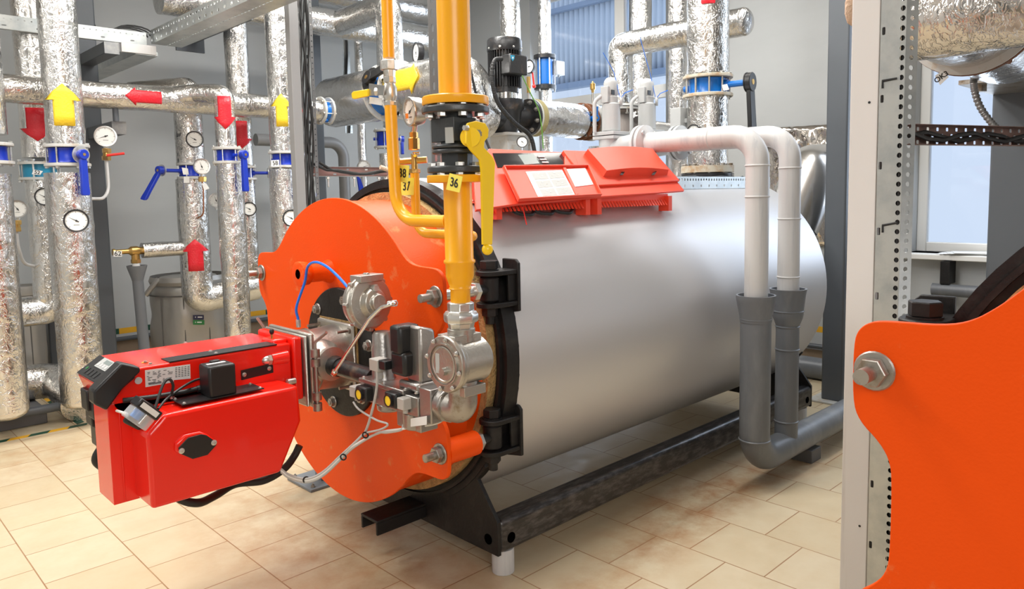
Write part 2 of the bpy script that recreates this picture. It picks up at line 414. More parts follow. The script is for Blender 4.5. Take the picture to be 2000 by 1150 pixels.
# ================================================================== the room
XW, YW, X0, Y0, ZC = 6.1, 7.8, -2.3, -4.5, 4.0
struct(obj('floor', B().box((X0, Y0, -.1), (XW, YW, 0)), 'floor'), 'cream floor tiles with rust stains').location
fl = bpy.data.objects['floor']; me = fl.data
for v_ in me.vertices: v_.co += fl.location
fl.location = (0, 0, 0)
struct(obj('ceiling', B().box((X0, Y0, ZC), (XW, YW, ZC+.1)), 'ceiling'))
struct(obj('wall_left', B().box((X0, YW, 0), (XW+.3, YW+.2, ZC)), 'wall'), 'grey painted wall behind the foil pipes')
struct(obj('wall_right', B().box((X0, Y0-.2, 0), (XW+.3, Y0, ZC)), 'wall'))
struct(obj('wall_front', B().box((X0-.2, Y0-.2, 0), (X0, YW+.2, ZC)), 'wall'))
WZ0, WZ1 = 1.0, 3.7
wins = [(4.15, 5.95), (.45, 1.96)]
b = B(); yy = [Y0] + [q for w_ in sorted(wins) for q in w_] + [YW]
for i in range(0, len(yy), 2): b.box((XW, yy[i], 0), (XW+.3, yy[i+1], ZC))
for a_, c_ in wins: b.box((XW, a_, 0), (XW+.3, c_, WZ0)); b.box((XW, a_, WZ1), (XW+.3, c_, ZC))
struct(obj('wall_back', b, 'wall'), 'grey painted wall with the windows')
for k, (a_, c_) in enumerate(wins):
    wd = thing('window_%d' % (k+1), None, None, (XW+.2, (a_+c_)/2, WZ0)); del wd['label'], wd['category']; wd['kind'] = 'structure'
    f = B(); t = .07
    f.box((XW+.17, a_, WZ0), (XW+.24, a_+t, WZ1)); f.box((XW+.17, c_-t, WZ0), (XW+.24, c_, WZ1))
    f.box((XW+.17, a_+t, WZ0), (XW+.24, c_-t, WZ0+t)); f.box((XW+.17, a_+t, WZ1-t), (XW+.24, c_-t, WZ1))
    f.box((XW+.175, a_+t, 2.42), (XW+.235, c_-t, 2.55))
    if k == 0: f.box((XW+.175, 4.78, WZ0+t), (XW+.235, 4.9, 2.42)); f.box((XW+.175, 4.78, 2.55), (XW+.235, 4.9, WZ1-t))
    obj('frame', f, 'white', wd, bevel=.006)
    obj('pane', B().box((XW+.2, a_+t*.5, WZ0+t*.5), (XW+.206, c_-t*.5, WZ1-t*.5)), 'glass', wd)
    s_ = obj('sill', B().box((XW-.12, a_-.03, WZ0-.04), (XW+.17, c_+.03, WZ0)), 'white', wd, bevel=.006)
# neighbouring building outside
nb = thing('neighbouring_building', 'pale blue corrugated metal building outside the left window', 'building', (14, 10, 2.8))
b = B(); n_ = 150; dy = 12/n_
za, zb = 3.15+1.0, 6.5
prof = []
for i in range(n_): y_ = 4+i*dy; prof += [(14+(0 if i % 2 else .06), y_), (14+(0 if i % 2 else .06), y_+dy*.7)]
for (x1, y1), (x2, y2) in zip(prof, prof[1:]): b.f([b.v((x1, y1, za)), b.v((x2, y2, za)), b.v((x2, y2, zb)), b.v((x1, y1, zb))])
obj('corrugated_wall', b, 'pale_wall', nb, weld=True, solid=.02)
obj('trim_strip', B().box((13.85, 4, za-.12), (14.1, 16, za+.02)), 'pale_trim', nb)
obj('trim_strip', B().box((13.85, 4, za+1.75), (13.98, 16, za+1.86)), 'pale_trim', nb)
# skirting tiles and painted stripes
def skirt(nm, a, c, m='floor_skirt'): return struct(obj(nm, B().box(a, c), m))
mat('floor_skirt', (.3, .22, .15), .45, 0, None, .5, ((.22, .16, .11), 3, .5, one))
skirt('baseboard_left', (X0, YW-.015, 0), (XW, YW, .15)); skirt('baseboard_back', (XW-.015, Y0, 0), (XW, YW-.02, .15))
def stripes(nm, p0, p1, wv, L, nv, t=.0015):
    """two-colour warning stripe from p0 to p1; wv = across"""
    b = B(); p0, p1, wv, nv = Vector(p0), Vector(p1), Vector(wv), Vector(nv)*t; n = int((p1-p0).length/L); d = (p1-p0)/n
    for i in range(n):
        b.mi = i % 2; a = p0+d*i; b.hexa([a, a+d, a+d+wv, a+wv, a+nv, a+d+nv, a+d+wv+nv, a+wv+nv])
    return struct(obj(nm, b, ['stripe_green', 'stripe_yellow'], flat=True))
stripes('trim_1', (X0, YW, .215), (XW-.02, YW, .215), (0, 0, .055), .21, (0, -1, 0))
stripes('trim_2', (XW, Y0, .3), (XW, YW-.02, .3), (0, 0, .05), .21, (-1, 0, 0))
# ================================================================== boiler (two of the same kind)
YC, ZB = 2.665, .875
def bolt(nm, c, d, r, parent, m='dull_steel', length=.05, label=None):
    d = Vector(d).normalized(); c = Vector(c); b = B()
    b.lathe(c, d, [(0, r*1.45), (.004, r*1.5), (.007, r*1.4)], 24); b.hex(c+d*.007, d, r*1.12, r*.85); b.cyl(c+d*.007, c+d*(.007+r*.85+length), r*.58, n=16)
    o = obj(nm, b, m, parent)
    if label: o['label'] = label
    return o
def door_outline(dy):
    R_ = .622; pts = []
    def arc(a0, a1, n=26): return [(YC+R_*math.sin(a0+(a1-a0)*i/n), ZB+R_*math.cos(a0+(a1-a0)*i/n)) for i in range(n+1)]
    half = arc(math.radians(0), math.radians(43))               # from the top towards +Y
    half += [(YC+.46, 1.295), (YC+.50, 1.265), (YC+.545, 1.252), (YC+.64, 1.25), (YC+.67, 1.245), (YC+.69, 1.228), (YC+.698, 1.2), (YC+.698, 1.09), (YC+.685, 1.05), (YC+.645, 1.015), (YC+.625, .98), (YC+.622, .93)]
    low = [(y, 2*ZB-z) for y, z in reversed(half)]
    side = half + low
    other = [(2*YC-y, z) for y, z in reversed(side)]
    pts = side+other[1:-1]
    for _ in range(2):      # round the corners of the ears
        pts = [q for i in range(len(pts)) for a, c in ((pts[i], pts[(i+1) % len(pts)]),) for q in ((a[0]*.75+c[0]*.25, a[1]*.75+c[1]*.25), (a[0]*.25+c[0]*.75, a[1]*.25+c[1]*.75))]
    return [(y+dy, z) for y, z in pts]
def boiler(dy, label, full):
    r = thing('boiler', label, 'boiler', (3.28, YC+dy, 0))
    Y_ = YC+dy; ax = lambda x, y=0, z=0: (x, Y_+y, ZB+z)
    b = B().lathe(ax(1.93), (1, 0, 0), [(0, .66), (0, .70), (.01, .702), (2.72, .702), (2.735, .695), (2.735, 0.01)], 96, caps=False)
    obj('shell', b, 'shell_silver', r, ang=12)
    b = B().ring(ax(1.865), (1, 0, 0), .62, .70, .066, 80); b.ring(ax(1.88), (1, 0, 0), .3, .64, .02, 64); b.ring(ax(1.85), (1, 0, 0), .662, .675, .02, 80)
    obj('front_ring', b, 'black_paint', r)
    obj('gasket', B().ring(ax(1.825), (1, 0, 0), .55, .642, .04, 80), 'gasket', r)
    # saddle plates
    for X_, x2, nm in ((1.868, 1.886, 'saddle_plate'), (4.62, 4.638, 'saddle_plate')):
        pts = [(-.625, .1), (.625, .1), (.625, .235), (.512, .38), (.56, .45), (.5, .53)]
        n = 20; a0 = math.atan2(.53-ZB, .5); arc_ = [(.65*math.cos(a), ZB+.65*math.sin(a)) for a in [a0 + (-PI-2*a0)*i/n for i in range(n+1)]]
        pts = [(-.625, .1), (.625, .1), (.625, .235), (.512, .38), (.562, .44)] + arc_ + [(-.562, .44), (-.512, .38), (-.625, .235)]
        obj(nm, B().prism([(X_, Y_+y, z) for y, z in pts], (x2-X_, 0, 0)), 'black_paint', r, bevel=.002)
    for s_ in (-1, 1):
        y0 = Y_+s_*.625; y1 = Y_+s_*.53
        o = obj('skid_beam', B().box((1.887, y0, .1), (4.64, y1, .235)), 'skid_black', r, bevel=.022)
        o.modifiers['bevel'].segments = 4
        for X_ in (1.94, 4.57):
            obj('beam_hole', B().cyl((X_, y0-s_*.006, .155), (X_, y0+s_*.0015, .155), .021), 'void', r)
            b = B().lathe((X_, Y_+s_*.575, 0), (0, 0, 1), [(0, .043), (.002, .045), (.098, .045), (.1, .044)], 36)
            obj('foot', b, 'relief_grey', r)
    obj('beam_hole', B().cyl((1.866, Y_-.57, .155), (1.8695, Y_-.57, .155), .021), 'void', r)
    # channel stub under the door
    b = B(); cy = Y_-.11; zt = .17
    b.box((1.62, cy-.06, zt), (1.868, cy+.06, zt+.012)); b.box((1.62, cy-.06, zt-.05), (1.868, cy-.048, zt)); b.box((1.62, cy+.048, zt-.05), (1.868, cy+.06, zt))
    obj('channel_stub', b, 'black_paint', r, bevel=.003)
    # door
    dr = obj('door', B().prism([(1.575, y, z) for y, z in door_outline(dy)], (.016, 0, 0)), 'orange', r, bevel=.002, ang=30)
    obj('door_drum', B().lathe(ax(1.59), (1, 0, 0), [(0, .609), (.235, .609)], 96), 'orange', dr)
    obj('burner_plate', B().lathe((1.557, Y_-.04, ZB), (1, 0, 0), [(0, .258), (.003, .262), (.02, .262)], 64), 'black_paint', dr)
    for k in range(6):
        a = PI/6+k*PI/3+.25; bolt('plate_bolt', (1.558, Y_-.04+.225*math.sin(a), ZB+.225*math.cos(a)), (-1, 0, 0), .016, dr, length=.004)
    if full:
        b = B().lathe((1.576, Y_+.05, 1.197), (-1, -.0, .0), [(0, .05), (.012, .046), (.03, .038), (.09, .038), (.1, .046), (.13, .05), (.138, .05), (.14, .044)], 32)
        obj('sight_port', b, 'orange', dr)
    for sy, sz in ((-1, 1), (1, 1), (-1, -1), (1, -1)):
        c = Vector((1.575, Y_+sy*.657, ZB+sz*.278))
        bolt('door_bolt', c, (-1, 0, 0), .0255, dr, length=.04)
        if sy < 0:
            if sz < 0:
                b = B().cyl(c+Vector((.015, 0, 0)), c+Vector((.16, 0, 0)), .045, n=32)
                obj('bolt_sleeve', b, 'orange', dr)
                obj('gusset', B().prism([(1.591, Y_-.60, .71), (1.75, Y_-.6, .66), (1.74, Y_-.6, .62), (1.591, Y_-.6, .62)], (0, .012, 0)), 'orange', dr)
            b = B().hex(c+Vector((.165, 0, 0)), (1, 0, 0), .034, .022); b.cyl(c+Vector((.02, 0, 0)), c+Vector((.19, 0, 0)), .02)
            obj('back_nut', b, 'zinc', dr)
            b = B().lathe(c+Vector((.19, 0, 0)), (1, 0, 0), [(0, .024), (.03, .018), (.04, .018)], 24)
            obj('eye_shank', b, 'black_paint', dr)
    # hinges: two brackets with a pin each
    sg = 1 if full else -1
    for sz in (1, -1):
        px, py, pz = 1.575+.19+.065, Y_-sg*.65, ZB+sz*.278
        hb = B()
        hb.prism([(px+.095, py-.055*sg, pz-.09), (px+.095, py+.03*sg, pz-.105), (px+.095, py+.03*sg, pz+.105), (px+.095, py-.04*sg, pz+.105), (px+.095, py-.055*sg, pz+.09)], (.014, 0, 0))
        for zz in (pz+.05, pz-.068):
            pl = [(px+.1, py-.05*sg, zz), (px+.1, py+.05*sg, zz), (px, py+.05*sg, zz)] + [(px-.0+.05*math.cos(a), py+.05*sg*math.sin(a), zz) for a in [PI/2+PI*i/10 for i in range(1, 10)]] + [(px, py-.05*sg, zz)]
            hb.prism(pl, (0, 0, .018))
        hb.box((px+.06, py-.04*sg, pz-.05), (px+.096, py-.028*sg, pz+.05))
        h = obj('hinge', hb, 'black_paint', r, bevel=.003)
        b = B().lathe((px, py, pz-.045), (0, 0, 1), [(0, .032), (.005, .036), (.085, .036), (.09, .032)], 28)
        obj('hinge_eye', b, 'black_paint', h)
        b = B().lathe((px, py, pz+.068), (0, 0, 1), [(0, .036), (.005, .036)], 28); b.hex((px, py, pz+.073), (0, 0, 1), .034, .032); b.cyl((px, py, pz-.13), (px, py, pz+.08), .017); b.hex((px, py, pz-.1), (0, 0, 1), .03, .032)
        obj('hinge_pin', b, 'black_paint', h)
    return r
boiler(0, 'long horizontal silver boiler with an orange door, in the middle of the room', True)
r2 = boiler(-2.79, 'second boiler, only its orange door corner shows at the right edge', False)
r2.location.x -= .12; r2.location.y -= .012

# ================================================================== red control panel on the boiler
PN = Vector((0, -.69, .724)).normalized()
def onp(x, y, off=0.0):
    d = at(x, y, Y=1) - Vector((0, 0, EYE)); p0 = Vector((0, 2.15, 1.5)) + PN*off
    o = Vector((0, 0, EYE)); return o + d*((p0-o).dot(PN)/d.dot(PN))
def slab(b, px, off, th): return b.prism([onp(x, y, off) for x, y in px], -PN*th)
cp = thing('control_panel', 'red plastic boiler control panel with an open lid, on top of the silver boiler', 'control panel', (2.7, 2.35, 1.43))
b = B(); slab(b, [(930, 410), (1012, 398), (1172, 384), (1337, 372), (1278, 298), (1216, 296), (1104, 297), (955, 290), (925, 330)], 0, .012)
obj('face_plate', b, 'panel_red', cp, bevel=.003)
b = B(); slab(b, [(1104, 322), (1165, 362), (1328, 352), (1278, 296), (1215, 297), (1104, 293)], .014, .013); slab(b, [(1100, 293), (1120, 294), (1130, 322), (1122, 323)], .022, .02)
obj('upper_plate', b, 'panel_red', cp, bevel=.003)
b = B()   # curved hood
n = 10
def hood_pt(u, v, off): # u along, v from top to bottom
    tl, tr, br, bl = (1148, 291), (1274, 290), (1306, 331), (1185, 333)
    x = (tl[0]*(1-u)+tr[0]*u)*(1-v)+(bl[0]*(1-u)+br[0]*u)*v; y = (tl[1]*(1-u)+tr[1]*u)*(1-v)+(bl[1]*(1-u)+br[1]*u)*v
    return onp(x, y, .045) + PN*(math.sin(PI*u)*.016) - PN*off
top = [[b.v(hood_pt(i/n, j/4, 0)) for j in range(5)] for i in range(n+1)]
for i in range(n):
    for j in range(4): b.f([top[i][j], top[i+1][j], top[i+1][j+1], top[i][j+1]])
def low(p, k): return p - PN*k
e = [top[i][4] for i in range(n+1)]; eb = [b.v(onp(1178+(1303-1178)*i/n, 345-3*i/n, .014)) for i in range(n+1)]
for i in range(n): b.f([e[i], e[i+1], eb[i+1], eb[i]])
lft = [b.v(low(hood_pt(0, j/4, 0), .035)) for j in range(4)]+[eb[0]]; rgt = [b.v(low(hood_pt(1, j/4, 0), .035)) for j in range(4)]+[eb[-1]]
for j in range(4): b.f([top[0][j], top[0][j+1], lft[j+1], lft[j]]); b.f([top[-1][j+1], top[-1][j], rgt[j], rgt[j+1]])
bk = [top[i][0] for i in range(n+1)]; b.f(bk+[rgt[0], lft[0]])
obj('hood', b, 'panel_red', cp)
b = B()
for x in (1218, 1280): slab(b, [(x-4, 336), (x+3, 334), (x-1, 341), (x-7, 341)], .038, .004)
o = obj('hood_slot', b, 'black_plastic', cp)
b = B(); slab(b, [(962, 299), (1104, 298), (1125, 323), (972, 327)], .0025, .004)
dsp = obj('display_window', b, 'gloss_black', cp)
b = B(); slab(b, [(1012, 302), (1042, 301), (1054, 319), (1025, 321)], .004, .003); obj('screen', b, 'screen', dsp)
b = B()
for k in range(3):
    for q in range(3):
        c = onp(1053+k*4+q*4, 306+k*5.5, .005); b.obox(c, ((1, 0, 0), PN.cross(Vector((1, 0, 0))), PN), .007, .004, .002)
obj('button', b, 'light_plastic', dsp)
b = B(); slab(b, [(1098, 301), (1105, 301), (1108, 305), (1101, 306)], .005, .003); slab(b, [(1112, 317), (1118, 317), (1121, 321), (1115, 321)], .005, .003); obj('red_lamp', b, 'red', dsp)
# open lid with instruction sheets
lid = B(); L_ = [(981, 327), (1147, 325), (1174, 383), (1012, 393)]
slab(lid, L_, .022, .004)
def rim(a, c, k=.014):
    A, D = onp(*a, .022), onp(*c, .022); mid = (onp(1080, 355, .022)-A); t = (D-A).normalized(); w_ = PN.cross(t); 
    if w_.dot(mid) < 0: w_ = -w_
    lid.hexa([A, D, D+w_*.006, A+w_*.006, A+PN*k, D+PN*k, D+w_*.006+PN*k, A+w_*.006+PN*k])
for i in range(4): rim(L_[i], L_[(i+1) % 4])
ld = obj('lid', lid, 'panel_red', cp, bevel=.0015)
b = B(); slab(b, [(1100, 327), (1105, 327), (1130, 378), (1125, 380)], .03, .008); obj('lid_rib', b, 'panel_red', ld)
b = B(); slab(b, [(1027, 335), (1098, 332), (1124, 380), (1052, 386)], .0245, .002); sh = obj('instruction_sheet', b, 'paper', ld); sh['label'] = 'white instruction sheet with six grey fields'
b = B()
def lerp2(q, u, v): return ((q[0][0]*(1-u)+q[1][0]*u)*(1-v)+(q[3][0]*(1-u)+q[2][0]*u)*v, (q[0][1]*(1-u)+q[1][1]*u)*(1-v)+(q[3][1]*(1-u)+q[2][1]*u)*v)
Q = [(1035, 336), (1097, 333), (1121, 378), (1060, 385)]
for i in range(2):
    for j in range(3): slab(b, [lerp2(Q, i*.5+.03, j/3+.03), lerp2(Q, i*.5+.48, j/3+.03), lerp2(Q, i*.5+.48, j/3+.3), lerp2(Q, i*.5+.03, j/3+.3)], .0252, .001)
obj('sheet_field', b, 'paper_grey', sh)
b = B()
for i in range(2):
    for j in range(3):
        for (u, v, w_) in ((.2, .07, .07), (.12, .17, .02), (.3, .16, .05), (.22, .24, .03)): 
            p = lerp2(Q, i*.5+u, j/3+v); p2 = lerp2(Q, i*.5+u+w_, j/3+v); p3 = lerp2(Q, i*.5+u+w_, j/3+v+.02); p4 = lerp2(Q, i*.5+u, j/3+v+.02); slab(b, [p, p2, p3, p4], .0258, .001)
obj('sheet_print', b, 'dull_steel', sh)
b = B(); slab(b, [(1104, 330), (1143, 328), (1159, 360), (1120, 365)], .0245, .002); obj('note_sheet', b, 'paper', ld)
# strip below and the toothed cable duct
b = B(); x0, x1 = 1.98, 3.22
b.prism([(x0, 2.145, 1.425), (x0, 2.22, 1.425), (x0, 2.4, 1.62), (x0, 2.36, 1.66)], (.012, 0, 0))
b.box((x0, 2.18, 1.465), (x1, 2.3, 1.475))
obj('duct_side', b, 'panel_red', cp)
b = B(); n = 46
for (xa, xb) in ((2.0, 2.56), (2.62, 3.2)):
    b.box((xa, 2.165, 1.455), (xb, 2.172, 1.485)); b.box((xa-.01, 2.14, 1.40), (xa+.02, 2.2, 1.475)); b.box((xb-.03, 2.14, 1.40), (xb, 2.2, 1.475))
    k = int((xb-xa)/.022)
    for i in range(k):
        x = xa+.022*i+.004; b.prism([(x, 2.16, 1.457), (x+.013, 2.16, 1.457), (x+.008, 2.14, 1.43), (x, 2.14, 1.43)], (0, .007, 0))
obj('cable_duct', b, 'panel_red', cp)
b = B()
for s_ in (0, .12, .24): b.tube([(2.08+s_, 2.2, 1.46), (2.12+s_, 2.15, 1.418), (2.2+s_, 2.15, 1.412), (2.28+s_, 2.2, 1.45)], .008, 8, .04)
obj('cable', b, 'rubber', cp)
obj('cable_tie', B().tube([onp(1021, 404), onp(1021, 404)+Vector((-.01, -.03, -.07))], .0022, 6), 'red', cp)
# ================================================================== burner
bn = thing('burner', 'red gas burner with black control cap, hanging on the orange boiler door', 'burner', (1.0, 2.5, .56))
YN, YB, ZT, ZBT = 2.47, 2.33, .978, .862          # near side of the housing, blower face, housing top, blower top
def bp(x, y, Y): return at(x, y, Y=Y)
YF = 2.775
# upper housing
xA = at(229, 709, Z=ZT).x; xE = 1.265
b = B(); prof = [(xA, ZT), (xE, ZT), (xE, .80), (xA-.0, .80), (xA-.055, .865), (xA-.075, .93)]
b.prism([(x, YN, z) for x, z in prof], (0, YF-YN, 0)); hs = obj('housing', b, 'burner_red', bn, bevel=.006)
xl0 = at(223, 987, Y=YN); b = B(); b.box((xl0.x, YN, xl0.z), (1.0, 2.62, .88)); b.box((xl0.x+.03, YN-.004, xl0.z+.004), (xl0.x+.034, YN, .85))
obj('lower_housing', b, 'burner_red', bn, bevel=.006)
# blower box, outline seen face on
bl = [(322, 809), (583, 753), (589, 822), (549, 923), (297, 996), (287, 850)]
b = B(); b.prism([bp(x, y, YB) for x, y in bl], (0, .34, 0)); bx = obj('blower_box', b, 'burner_red', bn, bevel=.012)
bx.modifiers['bevel'].segments = 3
# raised lozenge and black cover with two screws
lo = [(340, 865), (358, 848), (388, 841), (402, 846), (419, 858), (420, 866), (400, 888), (376, 896), (352, 888), (339, 880)]
b = B(); b.prism([bp(x, y, YB) + Vector((0, -.012, 0)) for x, y in lo], (0, .02, 0)); obj('cover_boss', b, 'burner_red', bn, bevel=.006)
lo2 = [(345, 873), (364, 853), (390, 846), (400, 848), (419, 861), (419, 867), (402, 886), (373, 894), (349, 884)]
b = B(); b.prism([bp(x, y, YB) + Vector((0, -.015, 0)) for x, y in lo2], (0, .004, 0)); cv = obj('cover_plate', b, 'black_plastic', bn, bevel=.001)
def screw(nm, c, d, r, parent, m='zinc'):
    b = B(); b.lathe(c, d, [(0, r*1.3), (r*.25, r*1.3), (r*.3, r), (r*.9, r*.95), (r, r*.6), (r*.7, r*.5)], 14); return obj(nm, b, m, parent)
for x, y in ((351, 878), (414, 862)): screw('screw', bp(x, y, YB)+Vector((0, -.015, 0)), (0, -1, 0), .007, cv)
# black strips with screws
b = B(); b.box((at(310, 700, Z=ZT).x, YN+.0, ZT), (at(500, 676, Z=ZT).x+.06, YN+.075, ZT+.004)); st = obj('top_strip', b, 'black_plastic', bn)
for x, y in ((.79, YN+.015), (.79, YN+.06), (1.0, YN+.015), (1.0, YN+.06), (1.0, YF-.02)): screw('screw', (x, y, ZT+.003), (0, 0, 1), .005, st)
xs0 = at(357, 780, Z=ZBT).x
b = B(); b.box((xs0-.03, YB+.02, ZBT), (xs0+.24, YB+.115, ZBT+.0035)); st = obj('box_strip', b, 'black_plastic', bn)
for x, y in ((-.02, .03), (-.02, .105), (.23, .03), (.23, .105)): screw('screw', (xs0+x, YB+y, ZBT+.003), (0, 0, 1), .005, st)
a_ = bp(472, 726, YN); c_ = bp(532, 712, YN); b = B(); b.prism([bp(x, y, YN)+Vector((0, -.001, 0)) for x, y in ((470, 723), (532, 709), (533, 727), (471, 742))], (0, -.003, 0)); st = obj('side_plate', b, 'black_plastic', bn)
for x, y in ((476, 731), (525, 719)): screw('screw', bp(x, y, YN)+Vector((0, -.004, 0)), (0, -1, 0), .006, st)
# type label, round sticker, small arrow sticker
def decal(nm, px, Y, m, parent, off=.0012): return obj(nm, B().prism([bp(x, y, Y)+Vector((0, -off, 0)) for x, y in px], (0, .001, 0)), m, parent)
lab = decal('type_label', [(283, 723), (371, 711), (372, 739), (339, 742), (339, 746), (284, 756)], YN, 'paper', bn)
b = B(); random.seed(3)
for i in range(9):
    for k in range(5):
        if random.random() < .75:
            x = 286+k*10+random.random()*3; w_ = 3+random.random()*6; y = 727+i*2.6-(x-286)*.13
            b.prism([bp(*q, YN)+Vector((0, -.0022, 0)) for q in ((x, y), (x+w_, y-w_*.13), (x+w_, y-w_*.13+1), (x, y+1))], (0, .0005, 0))
for i in range(6):
    for k in range(5):
        x = 342+k*6; y = 718+i*3.4-(x-342)*.13; b.prism([bp(*q, YN)+Vector((0, -.0022, 0)) for q in ((x, y), (x+3.5, y-.5), (x+3.5, y+.6), (x, y+1.2))], (0, .0005, 0))
for k in range(16):
    x = 290+k*1.6; y = 748-(x-290)*.13; b.prism([bp(*q, YN)+Vector((0, -.0022, 0)) for q in ((x, y), (x+.9, y-.1), (x+.9, y+3.4), (x, y+3.5))], (0, .0005, 0))
obj('label_print', b, 'ink', lab)
c = bp(270, 743, YN); obj('round_sticker', B().cyl(c+Vector((0, -.001, 0)), c+Vector((0, -.003, 0)), .011, n=24), 'light_plastic', bn)
c = at(283, 708, Z=ZT); obj('arrow_sticker', B().prism([c+Vector(q) for q in ((-.012, -.004, .001), (.01, -.004, .001), (.01, .006, .001), (-.006, .006, .001))], (0, 0, .0006)), 'arrow_yellow', bn)
# slanted control panel and black corner cap
def slant(u, w_, off=0):   # u 0..1 from top edge down the slope, w_ = Y
    p = Vector((xA, 0, ZT)).lerp(Vector((xA-.075, 0, .93)), u); n_ = Vector((-.05, 0, .075)).normalized()
    return Vector((p.x, w_, p.z)) + n_*off
nS = Vector((-.05, 0, .075)).normalized()
def spad(nm, u0, u1, y0, y1, off, th, m, parent, bev=0): return obj(nm, B().prism([slant(u0, y0, off), slant(u1, y0, off), slant(u1, y1, off), slant(u0, y1, off)], -nS*th), m, parent, bevel=bev)
pn = spad('operator_panel', .02, 1.0, 2.50, YF-.005, .006, .006, 'black_plastic', bn, .002)
spad('display_frame', .05, .5, 2.585, 2.70, .009, .004, 'paper_grey', pn)
dsp_ = spad('display', .1, .26, 2.60, 2.66, .010, .002, 'screen', pn)
b = B()
for i in range(4):
    u0 = .3; b.prism([slant(u0, 2.592+i*.026, .0105), slant(u0+.14, 2.592+i*.026, .0105), slant(u0+.14, 2.612+i*.026, .0105), slant(u0, 2.612+i*.026, .0105)], -nS*.002)
obj('button', b, 'light_plastic', pn)
spad('side_field', .1, .55, 2.515, 2.57, .009, .003, 'black_plastic', pn, .001)
for i in range(4): spad('slot', .62, .9, 2.60+i*.035, 2.62+i*.035, .008, .003, 'gloss_black', pn)
spad('green_led', .62, .74, 2.725, 2.735, .009, .003, 'green', pn)
b = B(); b.prism([at(x, y, Y=YN-.035) for x, y in ((238, 709), (274, 717), (275, 726), (240, 760), (209, 802), (184, 790), (183, 764))], (0, .06, 0)); cap = obj('corner_cap', b, 'black_plastic', bn, bevel=.006)
b = B(); b.obox((xA-.02, YN-.01, ZT-.025), (Vector((1, 0, .66)), (0, 1, 0), nS), .022, .02, .012); obj('knob', b, 'black_plastic', cap, bevel=.003)
b = B(); b.obox((xA-.005, YN-.075, .852), (Vector((1, 0, 1.2)), (0, 1, 0), Vector((-1.2, 0, 1))), .042, .012, .03); obj('side_plug', b, 'black_plastic', cap, bevel=.008)
# black connectors on the back
b = B()
for x, y, z, s_ in ((xA-.045, 2.72, .85, .035), (xA-.03, 2.74, .79, .035), (xA-.035, 2.69, .82, .03), (xA-.02, 2.73, .72, .035), (xA-.02, 2.68, .69, .032)): b.box((x-.03, y-.035, z-s_), (x+.03, y+.035, z+s_))
obj('connector', b, 'black_plastic', bn, bevel=.005)
# actuator on the blower
xq = at(441, 770, Z=ZBT).x
b = B(); b.box((xq-.062, YB+.025, ZBT), (xq+.028, YB+.11, ZBT+.105)); ac = obj('actuator', b, 'black_plastic', bn, bevel=.008)
b = B(); b.box((xq-.05, YB+.06, ZBT+.105), (xq+.01, YB+.075, ZBT+.1062)); obj('actuator_label', b, 'paper', ac)
b = B(); b.box((xq-.03, YB+.08, ZBT+.106), (xq-.0, YB+.1, ZBT+.112)); obj('actuator_boss', b, 'black_plastic', ac, bevel=.003)
# air pressure switch with clear cover
c = bp(280, 803, YB-.01); ux = Vector((.72, 0, .69)).normalized(); uz = Vector((-.69, 0, .72)).normalized()
b = B(); b.obox(c+ux*.012, (ux, (0, 1, 0), uz), .014, .03, .04); sw = obj('pressure_switch', b, 'black_plastic', bn, bevel=.004)
b = B(); b.obox(c-ux*.022, (ux, (0, 1, 0), uz), .02, .028, .036); cl = obj('clear_cover', b, 'clear_plastic', sw, bevel=.004)
obj('adjuster', B().cyl(c-ux*.03+uz*.008, c-ux*.004+uz*.008, .016, n=20), 'lens_blue', sw); obj('terminal', B().cyl(c-ux*.035-uz*.015, c-ux*.002-uz*.015, .006, n=12), 'zinc', sw)
b = B(); b.obox(c+ux*.012+Vector((0, -.031, 0)), (ux, (0, 1, 0), uz), .008, .001, .03); obj('switch_label', b, 'paper', sw)
# cables on the burner
b = B(); p1 = bp(302, 800, YB-.0); b.tube([p1, bp(318, 752, YB+.04), bp(330, 740, YB+.05), bp(338, 752, YB+.05), bp(335, 772, YB+.06)], .0045, 8, -1); obj('switch_cable', b, 'rubber', bn)
b = B(); b.tube([p1+Vector((.01, 0, 0)), bp(330, 775, YB+.05), bp(375, 745, YN-.03), bp(412, 735, YN-.02)], .004, 8, -1); obj('switch_cable', b, 'rubber', bn)
b = B(); b.tube([bp(240, 782, YN-.02), bp(300, 775, YN-.03), bp(360, 765, YN-.03), bp(412, 752, YN-.03)], .008, 10, .1); b.tube([bp(385, 760, YN-.03), bp(413, 751, YN-.03)], .0115, 10); obj('actuator_cable', b, 'rubber', bn)
b = B(); b.cyl(at(336, 778, Z=ZBT), at(336, 778, Z=ZBT)+Vector((0, 0, .018)), .008, n=12); obj('hose_nipple', b, 'zinc', bn)
obj('hose_clip', B().cyl(at(336, 778, Z=ZBT)+Vector((0, 0, .016)), at(336, 778, Z=ZBT)+Vector((0, 0, .021)), .010, n=14), 'cable_blue', bn)
obj('signal_lead', B().tube([bp(228, 802, YN-.05), bp(248, 808, YB)], .004, 8), 'cable_white', bn)
